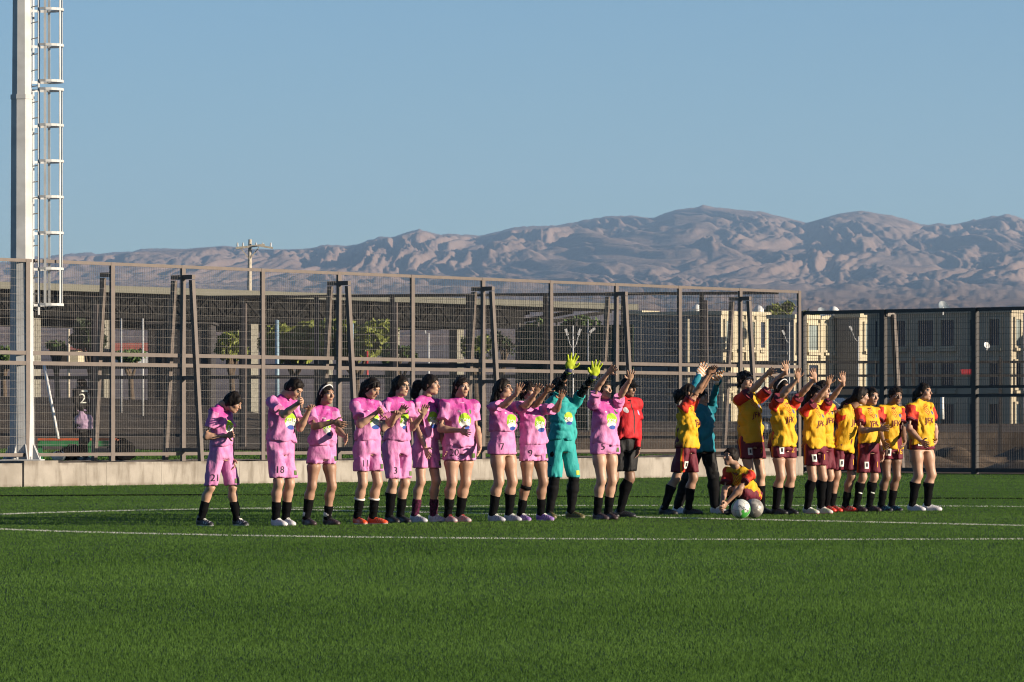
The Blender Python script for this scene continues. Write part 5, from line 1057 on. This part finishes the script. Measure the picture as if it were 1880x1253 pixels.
# ------------------------------------------------------------------ the players
GP, GY = 'players in pink kit lined up on the left', 'players in yellow and maroon kit lined up on the right'
N_, F_ = -1, 1
PEOPLE = [
 dict(label='player in pink looking down, leftmost of the line, stepping forward, number 21 shorts', kit='pink', R_=(357, 394, 966), L_=(424, 458, 967), H=1.49, hx=406, sx=405, yaw=62, hd=(429, 739), hyaw=75, hp=28, aR=[(378, 803, N_), (419, 800, N_), (436, 795, N_)], aL=[(424, 812, F_), (426, 842, N_), None],
      w=.96, hem=820, short=893, socktop=(921, 921), skin=1, hair='bob', shoes='wb', num='21', group=GP, curl=.9, seed=1),
 dict(label='player in pink with number 18 shorts wiping the face with a wrist', kit='pink', R_=(496, 528, 966.5), L_=(515, 543, 966), H=1.61, hx=514, sx=520, yaw=48, hd=(541, 714), hyaw=62, hp=38, aR=[(521, 762, N_), (551, 738, N_), (560, 735, N_)], aL=[(551, 787, N_), (568, 752, N_), (573, 738, N_)],
      w=1.02, hem=809, short=878, socktop=(921, 921), skin=1, hair='tied', shoes='white', num='18', group=GP, curl=1.2, seed=2),
 dict(label='player in pink with a white headband, both forearms held out in front', kit='pink', R_=(553, 582, 965), L_=(590, 626, 965), H=1.50, hx=590, sx=594, yaw=38, hd=(600, 724), hyaw=42, hp=2, aR=[(577, 784, N_), (613, 775, N_), (636, 783, N_)], aL=[(622, 792, N_), (634, 803, N_), (638, 816, N_)],
      w=1.06, hem=819, short=852, socktop=(917, 929), skin=2, hair='long', band='white', shoes='brown', extra='whiteankle', group=GP, seed=3),
 dict(label='player in pink with number 11 shorts and orange boots looking down at the hands', kit='pink', R_=(647, 674, 964), L_=(672, 713, 963), H=1.60, hx=674, sx=673, yaw=45, hd=(683, 713), hyaw=55, hp=28, aR=[(661, 781, N_), (695, 755, N_), (706, 750, N_)], aL=[(717, 779, N_), (726, 760, N_), (734, 752, N_)],
      w=.98, hem=810, short=866, socktop=(915, 915), skin=1, hair='long', band='black', shoes='orange', num='11', extra='whitetop', group=GP, curl=.8, seed=4),
 dict(label='player in pink with glasses and number 3 shorts, palms raised to clap', kit='pink', R_=(705, 734, 961), L_=(725, 755, 961), H=1.60, hx=728, sx=730, yaw=42, hd=(737, 709), hyaw=52, hp=5, aR=[(703, 787, N_), (737, 758, N_), (746, 741, N_)], aL=[(757, 786, N_), (776, 762, N_), (783, 740, N_)],
      w=1.03, hem=809, short=879, socktop=(905, 915), skin=0, hair='long', glasses=True, shoes='black', num='3', group=GP, seed=5),
 dict(label='player in pink without headwear, both arms hanging, patterned maroon socks, looking right', kit='pink', R_=(751, 785, 960), L_=(785, 819, 959), H=1.62, hx=780, sx=782, yaw=45, hd=(791, 707), hyaw=70, hp=0, aR=[(769, 797, N_), (782, 826, N_), (786, 840, N_)], aL=[(808, 798, N_), (817, 824, N_), (820, 838, N_)],
      w=.94, hem=806, short=860, socktop=(916, 916), skin=1, hair='bigpony', shoes='grey', sock='sock_print', group=GP, seed=6),
 dict(label='player in pink with number 20 shorts, black headband, one forearm across the belly', kit='pink', R_=(814, 839, 960), L_=(834, 865, 959), H=1.60, hx=842, sx=843, yaw=28, hd=(848, 711), hyaw=35, hp=0, aR=[(809, 788, N_), (846, 791, N_), (862, 797, N_)], aL=[(877, 796, N_), (881, 822, N_), (879, 838, N_)],
      w=1.17, hem=819, short=846, socktop=(915, 913), skin=1, hair='long', band='black', shoes='redgrey', num='20', group=GP, seed=7),
 dict(label='player in pink with glasses and number 7 shorts raising both hands, facing right', kit='pink', R_=(894, 928, 958), L_=(924, 958, 957.5), H=1.58, hx=922, sx=922, yaw=50, hd=(925, 714), hyaw=68, hp=-4, aR=[(926, 744, N_), (949, 722, N_), (957, 702, N_)], aL=[(966, 744, N_), (983, 722, N_), (993, 704, N_)],
      w=1.14, hem=793, short=835, socktop=(910, 907), skin=1, hair='long', glasses=True, shoes='grey', num='7', group=GP, seed=8, curl=.12, spread=.25),
 dict(label='player in pink with number 9 shorts, knee strap and purple boots, arms stretched right', kit='pink', R_=(947, 975, 957), L_=(982, 1018, 957), H=1.55, hx=978, sx=976, yaw=42, hd=(971, 719), hyaw=48, hp=0, aR=[(985, 742, N_), (1003, 720, N_), (1012, 704, N_)], aL=[(1022, 752, N_), (1029, 733, N_), (1034, 715, N_)],
      w=1.08, hem=818, short=847, socktop=(917, 916), skin=2, hair='tied', shoes='purple', num='9', group=GP, seed=9, curl=.12, spread=.25),
 dict(label='goalkeeper in turquoise with lime gloves raised high and black sleeves', kit='gkteal', R_=(1003, 1020, 950), L_=(1037, 1074, 954.5), H=1.63, hx=1031, sx=1033, yaw=35, hd=(1027, 712), hyaw=50, hp=0, aR=[(1031, 703, N_), (1045, 678, N_), (1051, 655, N_), (.25, -1, 0)], aL=[(1073, 713, N_), (1090, 690, N_), (1096, 668, N_), (.25, -1, 0)],
      w=1.02, hem=808, short=877, socktop=(900, 900), skin=2, hair='tied', shoes='olive', extra='leggings', curl=.08, spread=.28, seed=10),
 dict(label='player in pink with number 5 shorts waving both bare hands, right of the turquoise goalkeeper', kit='pink', R_=(1087, 1118, 955), L_=(1108, 1134, 955), H=1.60, hx=1109, sx=1110, yaw=38, hd=(1109, 716), hyaw=50, hp=-8, aR=[(1098, 708, N_), (1117, 684, N_), (1131, 672, N_), (.2, -1, 0)], aL=[(1142, 722, N_), (1156, 698, N_), (1160, 678, N_), (.2, -1, 0)],
      w=1.06, hem=818, short=835, socktop=(912, 912), skin=0, hair='tied', band='black', shoes='brown', num='5', group=GP, curl=.1, spread=.3, seed=11),
 dict(label='referee in a red long-sleeved shirt, black shorts and black cap', kit='ref', R_=(1108, 1136, 950), L_=(1126, 1168, 951.5), H=1.65, hx=1143, sx=1150, yaw=40, hd=(1154, 712), hyaw=50, hp=6, aL=[(1171, 787, N_), (1171, 824, N_), (1170, 842, N_)], w=1.13, hem=805, short=866, socktop=(880, 880), skin=3, hair='short', cap=True, shoes='black', seed=12),
 dict(label='player in yellow in profile, arms raised, striding in front of the blue goalkeeper', kit='yellow', R_=(1215, 1238, 950, 60), L_=(1252, 1291, 950), H=1.57, hx=1260, sx=1260, yaw=72, hd=(1266, 722), hyaw=88, hp=0, aR=[(1281, 716, N_), (1300, 688, N_), (1309, 670, N_)], aL=[(1288, 712, F_), (1306, 686, N_), (1314, 668, N_)],
      w=1.05, hem=824, short=868, socktop=(893, 897), skin=2, hair='curly', shoes='black', group=GY, seed=13, Y0=54.0),
 dict(label='second goalkeeper in blue shirt and black trousers with white and orange gloves raised', kit='gkblue', R_=(1238, 1262, 946, 50), L_=(1303, 1336, 947), H=1.58, hx=1288, sx=1290, yaw=42, hd=(1288, 731), hyaw=48, hp=0, aR=[(1274, 712, F_), (1283, 690, F_), (1291, 672, F_)], aL=[(1312, 722, N_), (1317, 698, N_), (1320, 682, N_)],
      w=1.0, hem=830, short=880, skin=1, hair='bun', shoes='white', seed=14, Y0=54.75),
 dict(label='player in yellow crouching to tie the blue goalkeeper\'s white boot', kit='yellow', R_=(1330, 1352, 945, -40), L_=(1352, 1374, 946, -30), H=1.58, hx=1366, sx=1352, yaw=-36, pelvis=(1374, 908), shc=(1355, 864, .33), hd=(1341, 839), hyaw=-50, hp=-6, aL=[(1359, 897, N_), (1333, 925, N_), (1325, 937, N_)], aR=[(1330, 902, N_), (1325, 928, N_), (1322, 940, N_)],
      kneeR=(1336, 896, N_), kneeL=(1352, 900, N_), w=.98, hem=905, skin=2, hair='bun', shoes='black', group=GY, seed=15, Y0=53.9, curl=.7),
 dict(label='tallest player in yellow with glasses and black headband, both arms raised to the right', kit='yellow', R_=(1364, 1388, 944), L_=(1390, 1417, 945), H=1.70, hx=1377, sx=1374, yaw=42, hd=(1369, 699), hyaw=45, hp=0, aR=[(1386, 712, N_), (1409, 686, N_), (1424, 678, N_)], aL=[(1421, 704, N_), (1443, 682, N_), (1441, 662, N_)],
      w=.98, hem=814, short=843, socktop=(890, 892), skin=0, hair='tied', band='black', glasses=True, shoes='black', num='7', group=GY, curl=.1, spread=.28, seed=16),
 dict(label='player in yellow with a pale headband, arms raised, right of the tallest one', kit='yellow', R_=(1415, 1446, 945.5), L_=(1438, 1465, 945), H=1.62, hx=1437, sx=1437, yaw=40, hd=(1437, 713), hyaw=45, hp=-4, aR=[(1440, 722, N_), (1464, 696, N_), (1464, 676, N_)], aL=[(1474, 720, N_), (1496, 696, N_), (1491, 676, N_)],
      w=1.04, hem=821, short=841, socktop=(894, 894), skin=1, hair='longback', band='white', shoes='black', num='2', group=GY, curl=.1, spread=.22, seed=17),
 dict(label='player in yellow with lime-laced boots, both arms raised, one across the face', kit='yellow', R_=(1473, 1504, 945), L_=(1498, 1529, 943), H=1.55, hx=1494, sx=1492, yaw=45, hd=(1496, 724), hyaw=55, hp=0, aR=[(1502, 731, N_), (1521, 706, N_), (1524, 688, N_)], aL=[(1531, 727, N_), (1548, 703, N_), (1546, 681, N_)],
      w=1.02, hem=822, short=855, socktop=(879, 881), skin=1, hair='longback', shoes='lime', num='1', group=GY, curl=.15, seed=18),
 dict(label='player in yellow mostly hidden behind the lime-booted one, forearm bent up', kit='yellow', R_=(1500, 1522, 941), L_=(1510, 1534, 941), H=1.61, hx=1509, sx=1510, yaw=45, hd=(1511, 716), hyaw=55, hp=0, aL=[(1529, 780, F_), (1530, 760, N_), (1537, 752, N_)], aR=[(1500, 782, F_), (1504, 812, F_), None],
      w=1.0, hem=822, short=862, socktop=(882, 882), skin=1, hair='pony', shoes='red', group=GY, curl=.1, spread=.2, seed=19),
 dict(label='player in yellow with red boots, head turned away to the next player', kit='yellow', R_=(1519, 1546, 941), L_=(1543, 1574, 940), H=1.60, hx=1547, sx=1557, yaw=52, hd=(1581, 727), hyaw=105, hp=8, aR=[(1538, 786, F_), (1542, 816, F_), None], aL=[(1566, 790, F_), (1568, 820, F_), None],
      w=1.0, hem=828, short=864, socktop=(905, 903), skin=2, hair='longback', shoes='red', num='1', group=GY, seed=20, shc=(1558, 756)),
 dict(label='player in yellow reaching a hand to the neighbour\'s shirt, long shorts, marked black socks', kit='yellow', R_=(1564, 1592, 940.5), L_=(1587, 1618, 940), H=1.55, hx=1594, sx=1592, yaw=38, hd=(1601, 728), hyaw=35, hp=4, aR=[(1582, 791, N_), (1616, 788, N_), (1632, 786, N_)], w=.98, hem=814, short=868, socktop=(886, 885), skin=1, hair='tied', shoes='brown', extra='sockmark', num='1', group=GY, seed=21),
 dict(label='player in yellow looking down and pulling the shirt hem, number 16 shorts', kit='yellow', R_=(1609, 1639, 939.5), L_=(1628, 1657, 939.5), H=1.56, hx=1635, sx=1635, yaw=30, hd=(1645, 726), hyaw=22, hp=10, aR=[(1614, 787, N_), (1622, 812, N_), (1627, 822, N_)], aL=[(1658, 792, N_), (1661, 812, N_), (1658, 824, N_)],
      w=1.0, hem=826, short=844, socktop=(900, 900), skin=3, hair='tied', shoes='bluec', num='16', group=GY, curl=.8, seed=22),
 dict(label='player in yellow at the right end of the line wearing white shoes', kit='yellow', R_=(1665, 1699, 939), L_=(1691, 1730, 938), H=1.61, hx=1690, sx=1690, yaw=42, hd=(1697, 720), hyaw=60, hp=-2, aR=[(1669, 788, N_), (1693, 812, N_), (1701, 818, N_)], aL=[(1716, 786, F_), (1718, 810, N_), (1716, 820, N_)],
      w=1.16, hem=818, short=826, socktop=(886, 886), skin=1, hair='pony', shoes='white', group=GY, curl=.8, seed=23),
 dict(label='person in a black 21 shirt, lavender jacket round the waist, behind the fence', kit='spect', R_=(140, 158, 846), L_=(152, 174, 846), H=1.62, hx=152, sx=152, yaw=-140, hd=(149, 707), hyaw=-85, hp=10, w=1.02, hem=795, short=830, skin=2, hair='short', shoes='wb', seed=24, Y0=84.0, z0=.415, aR=[(161, 770, N_), (152, 797, N_), None], aL=[(140, 770, F_), (144, 790, F_), None]),
]
import sys
PP = {}
for i_, d_ in enumerate(PEOPLE): PP[i_] = person(**d_)
# knee strap of the number 9, watch of the referee, tied jacket of the spectator
q = PP[8]; K, N = q['KN'][1], q['AN'][1]; dd = nrm(N - K); MB().tube([K + dd * .035, K + dd * .075], q['kR'] + .012, 20).build('knee_strap', M['black_cloth'], q['body'], True)
q = PP[11]; W_, E_ = q['WR'][-1], q['EL'][-1]; dd = nrm(W_ - E_); MB().tube([W_ - dd * .015, W_ + dd * .012], .031, 14).build('watch', M['black_cloth'], q['body'], True)
q = PP[23]; f = Field(q['ph'] - .35, q['ph'] + .3, .013); AXs = np.array([q['r_ax'], q['fw'], [0, 0, 1.0]]); f.loft(q['ph'], AXs, [-.3, -.1, .05, .14], [.18, .185, .165, .14], [.14, .145, .12, .11], [-.03, -.02, 0, 0], -.26, .11, .02); f.wrinkle(.012, 9, 77); V, F = f.mesh(); mesh_obj('tied_jacket', V, F, M['lavender'], q['body'], True, attrs={'jc': V - q['ph']})

# ------------------------------------------------------------------ footballs, bags
def football(px, py, Y, label, kind):
    r = .11; c = at(px, py, Y); c[2] = r + .012; n = 40; V = []; F = []
    for i in range(n // 2 + 1):
        th = math.pi * i / (n // 2)
        for j in range(n): ph_ = 2 * math.pi * j / n; V.append(c + r * np.array([math.sin(th) * math.cos(ph_), math.sin(th) * math.sin(ph_), math.cos(th)]))
    for i in range(n // 2):
        for j in range(n): F.append((i * n + j, (i + 1) * n + j, (i + 1) * n + (j + 1) % n, i * n + (j + 1) % n))
    m = NT('football_' + kind, .35, .5); p = m.pos(src='obj'); vo = m.n('TexVoronoi', feature='DISTANCE_TO_EDGE'); m.put(vo.inputs['Vector'], p); vo.inputs['Scale'].default_value = 9.0; seam = m.step(vo.outputs['Distance'], .0, .03)
    nz = m.noise(p, 8 if kind == 'green' else 14, 2)
    c_ = m.mix(m.step(nz, .50, .56), (.66, .68, .64), (.06, .38, .05)) if kind == 'green' else m.mix(m.step(nz, .42, .58), (.40, .38, .34), (.16, .15, .14))
    m.set('Base Color', m.mix(seam, tuple(v * .5 for v in (.5, .5, .48)), c_)); m.bump(seam, .4, .004)
    o = mesh_obj('football', V, F, m.m, None, True, loc=(c[0], c[1], .0), label=label, category='ball', group='footballs on the centre spot')
    if kind == 'green':
        out = nrm(np.array([.12, -1, .06])); rt_ = nrm(np.cross(out, [0, 0, 1]) * 1) ; rt_ = rt_ if rt_[0] > 0 else -rt_; u_ = nrm(np.cross(rt_, out)); u_ = u_ if u_[2] > 0 else -u_; a = -.5; r2 = rt_ * math.cos(a) + u_ * math.sin(a); u2 = u_ * math.cos(a) - rt_ * math.sin(a)
        decal('lettering', ('mitre', .062), c + rt_ * .02 + u_ * .004, r2, u2, out, {'V': np.array(V), 'F': np.array(F)}, M['black_print'], o, .002)
football(1360, 938, 51.05, 'white and green football with a printed name, in front of the crouching player', 'green')
football(1384, 938, 51.5, 'scuffed grey football half hidden behind the white and green one', 'grey')
def bag(label, x, Y, w, h, d, mat, seed):
    c = at(x, 785, Y); c[2] = .42; f = Field(c - [w, d + .1, .05], c + [w, d + .1, h + .2], .02); f.ell(c + [0, 0, h * .45], np.eye(3), [w / 2, d / 2, h * .55], .05); f.ell(c + [w * .1, 0, h * .7], np.eye(3), [w / 3, d / 2.4, h * .35], .06); f.cut(c, (0, 0, -1)); f.wrinkle(.02, 6, seed); V, F = f.mesh()
    root = mesh_obj('sports_bag', V, F, mat, None, True, loc=tuple(c), label=label, category='bag', group='bags behind the fence'); MB().tube([c + [-w * .25, -d * .3, h * .75], c + [-w * .1, -d * .35, h * 1.12], c + [w * .15, -d * .35, h * 1.12], c + [w * .28, -d * .3, h * .8]], .014, 6).build('handle', M['black_cloth'], root, True)
bag('black sports bag on the ground right of the green bench', 222, 84.6, .55, .36, .3, M['black_cloth'], 3)
bag('dark bag on the ground in front of the green bench', 133, 84.4, .5, .26, .3, M['black_cloth'], 4)
bag('small pale cloth bundle beside the dark bag by the bench', 108, 84.2, .26, .15, .2, M['white_cloth'], 5)
# ------------------------------------------------------------------ desert air
hm = bpy.data.materials.new('haze'); hm.use_nodes = True; ht = hm.node_tree; ht.nodes.remove(ht.nodes['Principled BSDF'])
pv = ht.nodes.new('ShaderNodeVolumePrincipled'); pv.inputs['Color'].default_value = (.45, .69, 1.0, 1); pv.inputs['Density'].default_value = HAZE; pv.inputs['Anisotropy'].default_value = .2
ht.links.new(pv.outputs[0], ht.nodes['Material Output'].inputs['Volume'])
MB().box((0, 6900), (1, 0), (0, 1), 5200, 7050, -2.0, 760).build('haze', hm, None, kind='stuff', label='thin bluish desert air over the plain', category='haze')
